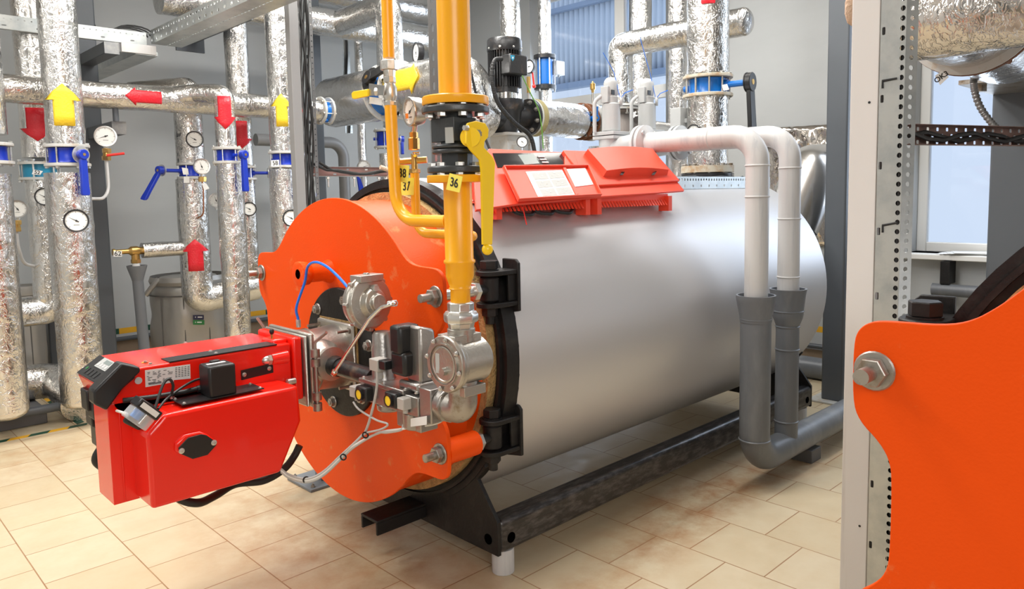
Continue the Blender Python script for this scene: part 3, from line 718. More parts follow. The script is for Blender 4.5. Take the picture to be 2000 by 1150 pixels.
# red flange block
FX = 1.27
b = B(); b.box((FX, YN-.01, .765), (FX+.035, YF-.03, ZT+.018)); b.box((FX-.06, YN+.03, ZT-.01), (FX, YN+.12, ZT+.014)); obj('red_flange', b, 'burner_red', bn, bevel=.008)
b = B(); b.lathe((FX-.02, YN+.005, .93), (-1, 0, 0), [(0, .025), (.055, .022), (.06, .022)], 20); obj('boss', b, 'burner_red', bn)
b = B(); b.hex((FX-.08, YN+.005, .93), (-1, 0, 0), .02, .014); b.ball((FX-.094, YN+.005, .93), .017, 14, (1.4, 1, 1)); obj('cap_nut', b, 'zinc', bn)
b = B(); b.lathe((FX-.0, YN-.012, .84), (-1, -.0, 0), [(0, .012), (.03, .012), (.036, .004)], 12); obj('cap_nut', b, 'zinc', bn)
p = (FX-.045, YN+.06, ZT+.014); obj('test_point', B().cyl(p, Vector(p)+Vector((0, 0, .016)), .005, n=10), 'brass', bn); obj('test_cap', B().ball(Vector(p)+Vector((0, 0, .026)), .009, 12, (1, 1, 1.3)), 'black_plastic', bn)
# aluminium burner head
b = B(); b.box((FX+.037, YN-.025, .735), (FX+.05, YF-.015, 1.0)); b.box((FX+.056, YN-.03, .73), (FX+.075, YF-.01, 1.005)); hd = obj('head_flange', b, 'cast_alu', bn, bevel=.007)
b = B(); b.lathe((FX+.07, 2.62, ZB-.01), (1, 0, 0), [(0, .125), (.03, .128), (.1, .12), (.19, .128), (.215, .13)], 48); b.ring((FX+.14, 2.62, ZB-.01), (1, 0, 0), .1, .128, .006)
b.lathe((FX+.155, 2.55, ZB-.0), (0, -1, 0), [(0, .085), (.035, .078), (.05, .064), (.075, .058), (.078, .064), (.095, .064), (.098, .04)], 36)
for k in range(8):
    a = k*PI/4+.3; b.prism([(FX+.155+.05*math.cos(a)+.004*math.sin(a), 2.49, ZB+.05*math.sin(a)-.004*math.cos(a)), (FX+.155+.05*math.cos(a)-.004*math.sin(a), 2.49, ZB+.05*math.sin(a)+.004*math.cos(a)), (FX+.155+.09*math.cos(a)-.004*math.sin(a), 2.55, ZB+.09*math.sin(a)+.004*math.cos(a)), (FX+.155+.09*math.cos(a)+.004*math.sin(a), 2.55, ZB+.09*math.sin(a)-.004*math.cos(a))], (0, .004, 0))
obj('burner_head', b, 'cast_alu', bn)
b = B(); b.box((1.535, 2.49, .735), (1.553, 2.76, 1.005)); obj('rear_flange', b, 'cast_alu', bn, bevel=.01)
obj('rear_gasket', B().box((1.553, 2.485, .73), (1.557, 2.765, 1.01)), 'gasket', bn)
for y, z in ((2.51, .98), (2.51, .76), (2.735, .98)):
    b = B(); b.lathe((1.535, y, z), (-1, 0, 0), [(0, .012), (.006, .012), (.007, .006), (.055, .006)], 14); obj('stud', b, 'dull_steel', bn)
# hinge bar of the head
b = B(); hx = FX+.068; hy = YN-.045; b.cyl((hx, hy, .72), (hx, hy, .94), .007, n=12)
for z in (.735, .775, .90, .935): b.cyl((hx, hy, z-.014), (hx, hy, z+.014), .0165, n=16)
obj('hinge_bar', b, 'dull_steel', bn)
b = B(); b.tube([(hx, hy, .94), (hx, hy, .975), (hx+.02, hy-.05, 1.015)], .006, 10, .015); obj('hinge_lever', b, 'dull_steel', bn)
b = B(); b.tube([(FX+.068, YF+.01, .96), (FX+.03, YF+.03, 1.03)], .006, 10); obj('hinge_lever', b, 'dull_steel', bn)
obj('port_hole', B().cyl((1.575-.139, 2.715, 1.197), (1.575-.1365, 2.715, 1.197), .02, n=20), 'gloss_black', bpy.data.objects['door'])
# blue air hose
q = (FX+.13, 2.66, ZB+.12); obj('hose_nipple', B().cyl(q, Vector(q)+Vector((0, 0, .03)), .009, n=12), 'zinc', bn)
hx0 = Vector(q)+Vector((0, 0, .03)); P = [hx0, hx0+Vector((-.005, 0, .05))]+[at(x, y, X=1.42-.0006*(x-597)) for x, y in ((595, 552), (601, 521), (617, 512), (640, 522), (665, 545), (686, 570))]
obj('air_hose', B().tube(P, .0052, 10, -1), 'cable_blue', bn)
# corrugated cable hose under the burner
P = [at(x, y, X=xx) for x, y, xx in ((585, 870, 1.35), (575, 890, 1.33), (555, 915, 1.28), (515, 938, 1.2), (460, 945, 1.1), (420, 968, 1.0), (385, 982, .92), (345, 970, .86), (310, 930, .82))]
o = obj('corrugated_hose', B().tube(P, .0145, 12, -1, step=.02), 'rubber', bn)
P = [at(192, 900, X=.75), at(189, 870, X=.76), at(200, 840, X=.78)]
obj('corrugated_hose', B().tube([(xA-.02, 2.7, .70), (xA-.05, 2.72, .64), (xA-.02, 2.70, .6)], .016, 12, -1), 'rubber', bn)
# ================================================================== gas train
gt = thing('gas_valve', 'aluminium double gas valve with round pressure regulator and yellow-capped switches', 'gas valve', (1.43, 2.1, .74))
GX, GZ = 1.43, .868
b = B(); b.cyl((GX, 2.42, GZ), (GX, 2.19, GZ-.004), .032, n=28); b.lathe((GX, 2.46, GZ), (0, -1, 0), [(0, .04), (.05, .036)], 28); pp = obj('inlet_pipe', b, 'pump_black', gt)
c = at(745, 735, X=GX-.03); obj('pipe_sticker', B().cyl(c, c+Vector((-.004, -.002, 0)), .009, n=20), 'tag_yellow', gt)
b = B()
b.box((GX-.055, 1.86, .80), (GX+.055, 2.19, .865)); b.box((GX-.062, 1.93, .862), (GX+.062, 2.19, .878)); b.box((GX-.05, 1.80, .79), (GX+.05, 1.86, .9)); b.box((GX-.04, 1.87, .745), (GX+.03, 2.0, .80))
b.lathe((GX-.01, 1.93, .80), (0, 0, -1), [(0, .045), (.05, .045), (.055, .04)], 28); b.lathe((GX-.01, 2.08, .80), (0, 0, -1), [(0, .045), (.02, .045), (.025, .04)], 28)
b.lathe((GX, 1.80, .85), (0, -1, 0), [(0, .05), (.03, .05), (.034, .042)], 28)
bd = obj('valve_body', b, 'cast_alu_dark', gt, bevel=.004)
for y in (1.87, 1.93, 2.05, 2.17):
    for s_ in (-1, 1): screw('screw', (GX+s_*.052, y, .878), (0, 0, 1), .006, gt)
b = B(); c = at(817, 823, X=GX-.06); b.prism([at(x, y, X=GX-.058) for x, y in ((803, 817), (834, 812), (834, 829), (803, 833))], (-.002, 0, 0)); obj('valve_label', b, 'paper', gt)
# regulator drum, upright cylinder and actuators
rc = Vector((GX-.005, 2.235, 1.06)); rd = Vector((-.75, -.35, .12)).normalized()
rc = at(722, 590, X=1.42); rd = Vector((.1, -.99, .05)).normalized()
b = B(); b.lathe(rc-rd*.05, rd, [(0, .07), (.012, .088), (.03, .092), (.036, .098), (.046, .098), (.05, .092), (.062, .088), (.066, .055), (.085, .045), (.09, .03), (.105, .028)], 44)
x_, y_, z_ = frame(rd)
for k in range(8): a = k*PI/4; b.cyl(rc-rd*.02+(x_*math.cos(a)+y_*math.sin(a))*.094, rc+rd*.002+(x_*math.cos(a)+y_*math.sin(a))*.094, .009, n=10)
b.obox(rc+Vector((0, 0, .085))-rd*.01, (Vector((-rd.y, rd.x, 0)), (rd.x, rd.y, 0), (0, 0, 1)), .05, .03, .012)
rg = obj('regulator', b, 'cast_alu', gt, bevel=.002)
for k in range(6):
    a = k*PI/3+.4; screw('screw', rc+rd*.004+(x_*math.cos(a)+y_*math.sin(a))*.085, rd, .005, rg)
b = B(); b.hex(rc+rd*.02+Vector((0, 0, .05)), rd, .013, .02); obj('plug', b, 'zinc', rg)
b = B(); b.cyl(rc+rd*.1-Vector((0, 0, .0)), rc+rd*.12, .008, n=12); b.hex(rc+rd*.12, rd, .012, .016); obj('plug', b, 'zinc', rg)
b = B(); cy = Vector((GX-.005, 2.075, 0)); 
b.lathe((cy.x, 2.12, .875), (0, 0, 1), [(0, .045), (.01, .04), (.11, .038), (.12, .034), (.155, .034), (.165, .028), (.168, 0.001)], 32); obj('upright_cylinder', b, 'cast_alu_dark', gt)
b = B(); b.box((GX-.045, 1.87, .875), (GX+.05, 1.98, .905)); b.prism([(GX-.03, 1.875, .9), (GX+.045, 1.875, .9), (GX+.04, 1.885, 1.07), (GX-.02, 1.885, 1.085)], (0, .075, 0)); obj('actuator_housing', b, 'cast_alu_dark', gt, bevel=.01)
b = B(); b.box((GX-.06, 1.92, .92), (GX-.0, 2.0, 1.0)); b.box((GX-.065, 1.935, .99), (GX+.02, 1.995, 1.085)); ab = obj('actuator_cover', b, 'black_plastic', gt, bevel=.012)
b = B(); b.box((GX-.08, 2.0, .935), (GX-.04, 2.04, .965)); obj('plug_neck', b, 'black_plastic', gt, bevel=.003)
b = B(); b.box((GX-.085, 2.035, .925), (GX-.04, 2.085, .965)); b.cyl((GX-.062, 2.06, .925), (GX-.062, 2.06, .895), .012, n=12); obj('plug', b, 'beige_plastic', gt, bevel=.003)
# the two pressure switches with yellow caps
for px, gy in ((708, -1), (765, 1)):
    c = at(px-5, 770 if px < 740 else 782, X=GX-.085)
    b = B(); b.box(c+Vector((-.0, -.035, -.024)), c+Vector((.06, .028, .026))); q = obj('pressure_switch', b, 'black_plastic', gt, bevel=.006)
    obj('yellow_cap', B().cyl(c+Vector((.002, .0, 0)), c+Vector((-.005, .0, 0)), .0165, n=24), 'arrow_yellow', q)
    b = B(); b.ring(c+Vector((.002, 0, 0)), (-1, 0, 0), .0165, .021, .009, 24); obj('cap_ring', b, 'black_plastic', q)
    s_ = .05 if gy < 0 else -.06
    b = B(); b.box(c+Vector((.0, s_-.018, -.02)), c+Vector((.045, s_+.018, .018))); b.cyl(c+Vector((.02, s_, -.02)), c+Vector((.02, s_, -.035)), .009, n=12); obj('plug', b, 'beige_plastic', q, bevel=.003)
b = B(); b.tube([rc+rd*.135, at(770, 592, X=1.34), at(745, 600, X=1.33), at(722, 622, X=1.32), at(655, 724, X=1.30)], .0062, 12, .05); b.hex(at(655, 724, X=1.30), at(645, 738, X=1.30)-at(655, 724, X=1.30), .011, .02); obj('impulse_tube', b, 'chrome', gt)
b = B(); b.tube([at(x, y, X=GX-.08) for x, y in ((735, 712), (737, 740), (733, 775), (722, 820), (712, 848))], .0045, 8, -1); obj('signal_cable', b, 'cable_grey', gt)
b = B(); b.tube([at(x, y, X=GX-.08) for x, y in ((690, 785), (702, 800), (735, 820), (757, 828), (745, 838), (715, 845))], .0035, 8, -1); obj('signal_cable', b, 'cable_grey', gt)
wp = [(712, 848, 1.35), (690, 870, 1.33), (665, 893, 1.3), (630, 925, 1.25), (598, 938, 1.2), (565, 930, 1.17), (548, 918, 1.15)]
for k, m_ in enumerate(('cable_grey', 'cable_white', 'cable_grey')):
    b = B(); pre = [[(712, 848, 1.35)], [(868, 818, 1.45), (845, 828, 1.42), (780, 838, 1.38), (740, 845, 1.37)], [(787, 826, 1.39), (782, 836, 1.38), (755, 841, 1.37), (735, 843, 1.36)]][k]
    b.tube([at(x+k*.5, y+k*3.2-3, X=xx-.0) for x, y, xx in pre+(wp if k == 0 else wp[1:])], .0042, 8, -1); obj('signal_cable', b, m_, gt)
for x, y in ((713, 850), (670, 893), (598, 937)): obj('cable_tie', B().ring(at(x, y, X=1.34 if x > 700 else (1.3 if x > 650 else 1.2)), (at(x+10, y-9, X=1.3)-at(x, y, X=1.3)) if x > 600 else (0, 1, 0), .008, .012, .004, 14), 'black_plastic', gt)
# gas filter and elbow
gf = thing('gas_filter', 'round cast aluminium gas filter below the yellow gas pipe', 'gas filter', (1.43, 1.70, .78))
FY, FZ = 1.705, 1.0
b = B(); b.lathe((GX-.07, FY, FZ), (1, 0, 0), [(0, .062), (.0, .083), (.006, .086), (.014, .086), (.016, .082), (.03, .082), (.032, .072), (.13, .072), (.145, .06), (.15, .03)], 52)
b.cyl((GX, FY, FZ+.06), (GX, FY, FZ+.1), .042, n=28); b.cyl((GX, FY, FZ-.06), (GX, FY, FZ-.095), .045, n=28); b.box((GX-.035, FY-.05, FZ-.1), (GX+.05, FY+.045, FZ-.07)); b.box((GX-.06, FY-.04, FZ+.05), (GX+.045, FY+.04, FZ+.085))
obj('filter_body', b, 'cast_alu', gf, bevel=.002)
b = B(); b.lathe((GX-.070, FY, FZ), (-1, 0, 0), [(0, .056), (.004, .055), (.005, .05), (.003, .048)], 44); b.ring((GX-.070, FY, FZ), (-1, 0, 0), .06, .064, .006); b.cyl((GX-.07, FY-.006, FZ-.02), (GX-.085, FY-.006, FZ-.02), .012, n=16)
cvr = obj('filter_cover', b, 'cast_alu', gf)
for k in range(8): a = k*PI/4+.2; screw('screw', (GX-.075, FY+.076*math.cos(a), FZ+.076*math.sin(a)), (-1, 0, 0), .006, gf)
obj('filter_label', B().box((GX-.0735, FY+.018, FZ-.03), (GX-.0715, FY+.036, FZ+.03)), 'paper_grey', gf)
b = B(); b.tube([(GX, FY, FZ-.09), (GX, FY, FZ-.155), (GX, FY+.1, FZ-.155)], .044, 28, .055); b.hex((GX, FY+.06, FZ-.155), (0, 1, 0), .052, .02, 8)
b.M = None; obj('elbow', b, 'dull_steel', gf, ang=50)
# ================================================================== yellow gas line
GY = 1.705
def zz(y, x=893, X=GX): return at(x, y, X=X).z
def bolts_ring(nm, c, R_, n, r, h0, h1, parent, m='zinc', ph=0., washer=True):
    """n through bolts on radius R_ around a vertical axis, from z h0 to h1"""
    for k in range(n):
        a = 2*PI*k/n+ph; p = Vector(c)+Vector((R_*math.cos(a), R_*math.sin(a), 0)); b = B()
        b.cyl((p.x, p.y, h0), (p.x, p.y, h1), r*.55, n=10); b.hex((p.x, p.y, h1-r*.9), (0, 0, 1), r, r*.9); b.hex((p.x, p.y, h0), (0, 0, 1), r, r*.9)
        obj(nm, b, m, parent)
gm = thing('gas_pipe', 'thick yellow gas pipe coming down from the ceiling to the grey flanged valve', 'gas pipe', (GX, GY, zz(207)))
b = B(); b.cyl((GX, GY, zz(190)), (GX, GY, ZC), .0485, n=40); obj('pipe', b, 'yellow', gm)
b = B(); b.lathe((GX, GY, zz(206)), (0, 0, 1), [(0, .096), (.003, .098), (zz(189)-zz(206)-.003, .098), (zz(189)-zz(206), .095), (zz(187)-zz(206), .055)], 56); obj('flange', b, 'yellow', gm)
gl = thing('gas_pipe', 'yellow gas riser between the grey flanged valve and the round gas filter, tagged 36', 'gas pipe', (GX, GY, zz(590)))
b = B(); z0 = zz(588); pr = [(0, .030), (zz(565)-z0, .030), (zz(562)-z0, .0345), (zz(559)-z0, .031), (zz(550)-z0, .036), (zz(538)-z0, .0425), (zz(515)-z0, .043), (zz(512)-z0, .0475), (zz(508)-z0, .0475), (zz(505)-z0, .0425), (zz(356)-z0, .0425)]
b.lathe((GX, GY, z0), (0, 0, 1), pr, 40); obj('pipe', b, 'yellow', gl, ang=60)
b = B(); b.lathe((GX, GY, zz(356)), (0, 0, 1), [(0, .088), (.003, .09), (zz(342)-zz(356)-.002, .09), (zz(342)-zz(356), .088)], 52); obj('flange', b, 'yellow', gl)
b = B(); b.lathe((GX, GY, zz(640)), (0, 0, 1), [(0, .038), (zz(628)-zz(640), .042), (zz(627)-zz(640), .05), (zz(622)-zz(640), .053), (zz(612)-zz(640), .053), (zz(606)-zz(640), .046), (zz(605)-zz(640), .041), (zz(590)-zz(640), .041), (zz(588)-zz(640), .036)], 8)
obj('union', b, 'zinc', gl, bevel=.002); obj('nipple', B().cyl((GX, GY, zz(656)), (GX, GY, zz(640)), .034, n=24), 'rusty', gl)
# flanged ball valve
gv = thing('gas_ball_valve', 'dark grey flanged gas ball valve with a long yellow lever', 'valve', (GX, GY, zz(339)))
b = B()
def fl(b, y0, y1, r): b.lathe((GX, GY, zz(y1)), (0, 0, 1), [(0, r-.003), (.003, r), (zz(y0)-zz(y1)-.003, r), (zz(y0)-zz(y1), r-.004)], 52)
fl(b, 209, 223, .1); fl(b, 283, 291, .073); fl(b, 292, 301, .073); fl(b, 325, 338, .088)
b.lathe((GX, GY, zz(330)), (0, 0, 1), [(0, .047), (zz(215)-zz(330), .05)], 10); b.box((GX-.055, GY-.055, zz(278)), (GX+.03, GY+.05, zz(232)))
b.cyl((GX, GY, zz(258)), (GX-.02, GY-.1, zz(258)), .026, n=24)
obj('valve_body', b, 'cast_grey', gv, bevel=.002)
obj('type_label', B().prism([at(x, y, X=GX-.058) for x, y in ((870, 249), (885, 248), (887, 279), (871, 280))], (-.002, 0, 0)), 'paper_grey', gv)
bolts_ring('flange_bolt', (GX, GY, 0), .078, 8, .0135, zz(231), zz(205), gv, ph=.35); bolts_ring('flange_bolt', (GX, GY, 0), .072, 8, .013, zz(344), zz(318), gv, ph=.2)
obj('gasket', B().cyl((GX, GY, zz(209)), (GX, GY, zz(206)), .075, n=32), 'black_plastic', gv)
obj('gasket', B().cyl((GX, GY, zz(341)), (GX, GY, zz(338)), .075, n=32), 'black_plastic', gv)
LY = GY-.118
hp = at(935, 262, Y=LY); b = B(); b.lathe(hp+Vector((0, .012, 0)), (0, -1, 0), [(0, .024), (.012, .026), (.016, .018)], 32, caps=True)
def lp(pts, y0, th): return [at(x, y, Y=y0) for x, y in pts]
b = B(); b.prism(lp([(911, 250), (915, 240), (930, 236), (948, 240), (955, 252), (954, 268), (947, 276), (946, 288), (963, 306), (968, 318), (967, 330), (962, 478), (944, 478), (941, 330), (938, 312), (921, 294), (911, 280)], LY, 0), (0, .009, 0))
lv = obj('lever', b, 'lemon', gv, bevel=.002)
obj('lever_knob', B().ball(at(952, 487, Y=LY+.004), .0165, 20), 'lemon', lv)
b = B(); c = at(935, 261, Y=LY-.001)
star = []
for k in range(16): a = 2*PI*k/16; r_ = .0125 if k % 2 else .0095; star.append(c+Vector((r_*math.cos(a), 0, r_*math.sin(a))))
b.prism(star, (0, -.0015, 0)); obj('lever_socket', b, 'dull_steel', lv); 
b = B(); b.hex(at(914, 250, Y=LY), (-1, 0, 0), .008, .015); obj('lever_screw', b, 'zinc', lv)
b = B(); b.cyl(at(921, 268, Y=LY+.03), at(918, 268, Y=LY+.002), .028, n=24); obj('stop_collar', b, 'lemon', gv)
# tags
def tagplate(name, label, s, px, X, m='tag_yellow', rot=0, group=None, flat_on=None, size=None, cat='tag', dirv=(-1, -.0, 0)):
    """number tag whose four corners are seen at px on the plane X="""
    P = [at(x, y, X=X) for x, y in px] if not isinstance(X, str) else [at(x, y, Y=float(X)) for x, y in px]
    c = sum(P, Vector())/4; r = (P[1]-P[0]); u = (P[0]-P[3]); n_ = r.cross(u).normalized()
    b = B(); b.prism(P, -n_*.002); t = obj(name, b, m); tag(t, label, cat, group)
    right = r.normalized(); up = n_.cross(right)
    if s: text('number', s, c+n_*.0006, right, up, size or u.length*.72, 'ink', t, .0006)
    return t
tagplate('number_tag', 'yellow tag reading 36 below the grey valve flange', '36', [(878, 338), (903, 345), (897, 376), (871, 370)], GX-.095)
tagplate('number_tag', 'yellow tag reading 38 hanging behind the thin yellow pipe', '38', [(776, 321), (799, 323), (796, 357), (775, 354)], GX+.02)
tagplate('number_tag', 'yellow tag reading 37 on the second thin yellow pipe', '37', [(781, 347), (808, 347), (807, 381), (780, 381)], GX+.05)
# thin bypass pipe with ball valve
BX = 1.43; BY = at(764, 250, X=BX).y
ty = thing('gas_bypass_pipe', 'thin yellow gas pipe with a bend, running into the side of the yellow riser', 'gas pipe', (BX, BY, 1.45))
def bz(y): return at(764, y, X=BX).z
zb = at(850, 432, X=BX).z
obj('pipe', B().tube([(BX, BY, bz(205)), (BX, BY-.015, zb), (BX, GY+.04, zb)], .0195, 20, .1), 'yellow', ty)
obj('weld', B().lathe((BX, GY+.052, zb), (0, -1, 0), [(0, .0195), (.006, .026), (.014, .029)], 24), 'yellow', ty)
tu = thing('gas_bypass_pipe', 'thin yellow gas pipe dropping from the ceiling to the small ball valve', 'gas pipe', (BX, BY, bz(118)))
obj('pipe', B().cyl((BX, BY, bz(112)), (BX, BY, ZC), .0185, n=24), 'yellow', tu)
b = B(); b.lathe((BX, BY, bz(136)), (0, 0, 1), [(0, .029), (.004, .0295), (bz(118)-bz(136), .0295)], 8); b.lathe((BX, BY, bz(150)), (0, 0, 1), [(0, .019), (bz(136)-bz(150), .021)], 8); obj('union', b, 'zinc', tu, bevel=.001)
sv = thing('gas_ball_valve', 'small chrome ball valve with yellow lever on the thin yellow pipe', 'valve', (BX, BY, bz(205)))
b = B(); b.lathe((BX, BY, bz(206)), (0, 0, 1), [(0, .021), (.012, .021), (.014, .018), (.03, .024), (.055, .024), (.07, .018), (.074, .021), (bz(150)-bz(206), .021)], 10)
b.cyl((BX-.0, BY, bz(178)), (BX-.03, BY+.035, bz(178)), .011, n=14); b.hex((BX-.025, BY+.028, bz(178)), (-.65, .75, 0), .014, .012); obj('valve_body', b, 'zinc', sv, bevel=.001)
b = B(); b.prism([at(x, y, X=BX-.03) for x, y in ((752, 167), (722, 163), (722, 187), (750, 186))], (-.003, 0, 0)); obj('lever_shank', b, 'steel', sv)
b = B(); b.prism([at(x, y, X=BX-.032) for x, y in ((722, 174), (693, 179), (690, 183), (691, 192), (695, 194), (722, 188))], (-.008, 0, 0)); obj('lever', b, 'lemon', sv, bevel=.002)
obj('paper_tag', B().prism([at(x, y, X=BX-.02) for x, y in ((722, 189), (746, 192), (746, 206), (722, 202))], (-.0015, 0, 0)), 'white', sv)
# gauge branch
GB = 1.52; GBY = at(812, 400, X=GB).y
def gz(y): return at(812, y, X=GB).z
g2 = thing('gas_gauge_pipe', 'second thin yellow pipe carrying the brass cock and the big pressure gauge', 'gas pipe', (GB, GBY, gz(455)))
obj('pipe', B().tube([(GB, GBY, gz(335)), (GB, GBY, gz(455)), (GB, GY+.02, gz(456)), (GX+.02, GY+.02, gz(456))], .0155, 18, .06), 'yellow', g2)
b = B(); b.cyl((GB, GBY, gz(335)), (GB, GBY, gz(300)), .011, n=16); b.hex((GB, GBY, gz(338)), (0, 0, 1), .019, .014); b.lathe((GB, GBY, gz(293)), (0, 0, 1), [(0, .012), (.003, .0195), (gz(270)-gz(293), .0195), (gz(268)-gz(293), .015), (gz(258)-gz(293), .015)], 8)
b.cyl((GB-.03, GBY+.04, gz(315)), (GB+.03, GBY-.03, gz(312)), .011, n=14); b.hex((GB-.03, GBY+.04, gz(315)), (-.7, .8, 0), .017, .02); obj('brass_cock', b, 'brass', g2)
obj('cock_key', B().tube([(GB-.02, GBY-.03, gz(305)), (GB-.01, GBY-.01, gz(300)), (GB, GBY-.03, gz(300))], .005, 8), 'chrome', g2)
# ------------------------------------------------------------------ pressure and temperature gauges
def gauge(label, c, facing, r, kind='pressure', ang=2.3, depth=.03, rim='pump_black', stem=None, group=None):
    c = Vector(c); d = Vector(facing).normalized(); up = Vector((0, 0, 1)); right = up.cross(d).normalized(); up = d.cross(right)
    g = thing('pressure_gauge' if kind == 'pressure' else 'thermometer', label, 'gauge', c - Vector((0, 0, r)) - d*depth*.5, group)
    b = B(); b.lathe(c-d*depth, d, [(0, r*.92), (depth*.15, r*.97), (depth*.8, r), (depth+.002, r*1.02), (depth+.004, r), (depth+.003, r*.87), (depth-.003, r*.86)], 40, caps=False); b.lathe(c-d*depth, -d, [(0, r*.92), (.001, .001)], 40, caps=False)
    obj('case', b, rim, g)
    b = B(); b.lathe(c-d*.004, d, [(0, r*.925), (.002, r*.925)], 40); dl = obj('dial', b, 'dial', g)
    b = B()
    for k in range(31):
        a = math.radians(-135+k*9); L = .14 if k % 5 == 0 else .07; w_ = .018 if k % 5 == 0 else .01
        e = right*math.sin(a)+up*math.cos(a); t = e.cross(d); p0 = c-d*.0018+e*r*.84; p1 = c-d*.0018+e*r*(.84-L)
        b.prism([p0-t*r*w_, p0+t*r*w_, p1+t*r*w_, p1-t*r*w_], d*.0004)
    for k in range(-2, 3): 
        e = right*(k*.09*r)-up*r*.38; b.prism([c-d*.0018+e+right*q+up*p for q, p in ((-.03*r, -.03*r), (.03*r, -.03*r), (.03*r, .03*r), (-.03*r, .03*r))], d*.0004)
    obj('scale', b, 'ink', dl)
    b = B(); e = right*math.sin(ang)+up*math.cos(ang); t = e.cross(d)
    b.prism([c+e*r*.72-d*.0008, c+t*r*.035-d*.0008, c-e*r*.22+t*r*.06-d*.0008, c-e*r*.22-t*r*.06-d*.0008, c-t*r*.035-d*.0008], d*.0008); b.cyl(c-d*.001, c+d*.001, r*.09, n=14)
    obj('needle', b, 'ink', dl)
    if kind == 'pressure' and stem: 
        b = B(); b.hex(c-up*(r+stem*.5)-d*depth*.5, up, r*.2, stem*.55); b.cyl(c-up*(r+stem)-d*depth*.5, c-up*r*.95-d*depth*.5, r*.13, n=12); obj('stem', b, 'zinc', g)
    if kind != 'pressure': obj('stem', B().cyl(c-d*(depth+.0), c-d*(depth+.05), r*.16, n=12), 'dull_steel', g)
    return g
cg = at(800, 218, X=1.49)
gg = gauge('large grey pressure gauge beside the yellow gas pipe flange', cg, (-.98, .18, -.05), .047, 'pressure', 1.0, .042, 'steel', None)
b = B(); b.cyl((GB, GBY, gz(258)), (cg.x+.02, cg.y, cg.z-.04), .010, n=14); obj('stem', b, 'steel', gg)
obj('red_mark', B().prism([at(x, y, X=1.4865) for x, y in ((792, 222), (797, 221), (798, 231), (793, 232))], (-.001, 0, 0)), 'arrow_orange', gg)
# perforated strut standing behind the gas pipe
def perf_post(nm, label, x, y, z0, z1, w_, dirx, hole_m, m='galvanised', lip=.03, pitch=.03, kind='round', cat='channel', mirror=1, hr=.006):
    dx = Vector(dirx).normalized(); t = thing(nm, label, cat, (x, y, z0)); n = int((z1-z0)/pitch)
    nv = 3
    def h(i, j):
        if kind == 'edge': return (pitch*.22, hr, True) if j == nv-1 else ((pitch*.75/2, .004, False) if (j == 0 and i % 5 == 0) else None)
        return (pitch*.28, hr, kind == 'round') if j == 1 else None
    b = B(); b.strip((x, y, z0), (0, 0, 1), dx, n, nv, pitch, w_/nv, h); obj('web', b, m, t, solid=.002)
    return t, dx
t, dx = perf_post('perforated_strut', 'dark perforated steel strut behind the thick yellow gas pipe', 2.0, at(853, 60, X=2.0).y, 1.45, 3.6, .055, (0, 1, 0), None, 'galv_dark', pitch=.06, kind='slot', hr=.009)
b = B(); b.box((2.0, t.location.y-.002, 1.45), (2.03, t.location.y, 3.6)); b.box((2.0, t.location.y+.055, 1.45), (2.03, t.location.y+.057, 3.6)); obj('side_flange', b, 'galvanised', t)
ca = obj('black_cable', B().tube([at(915, 90, X=2.2), at(918, 130, X=2.2), at(931, 190, X=2.2), at(945, 260, X=2.2), at(960, 300, X=2.2)], .006, 8, -1), 'rubber'); tag(ca, 'thin black cable hanging behind the thick yellow gas pipe', 'cable')
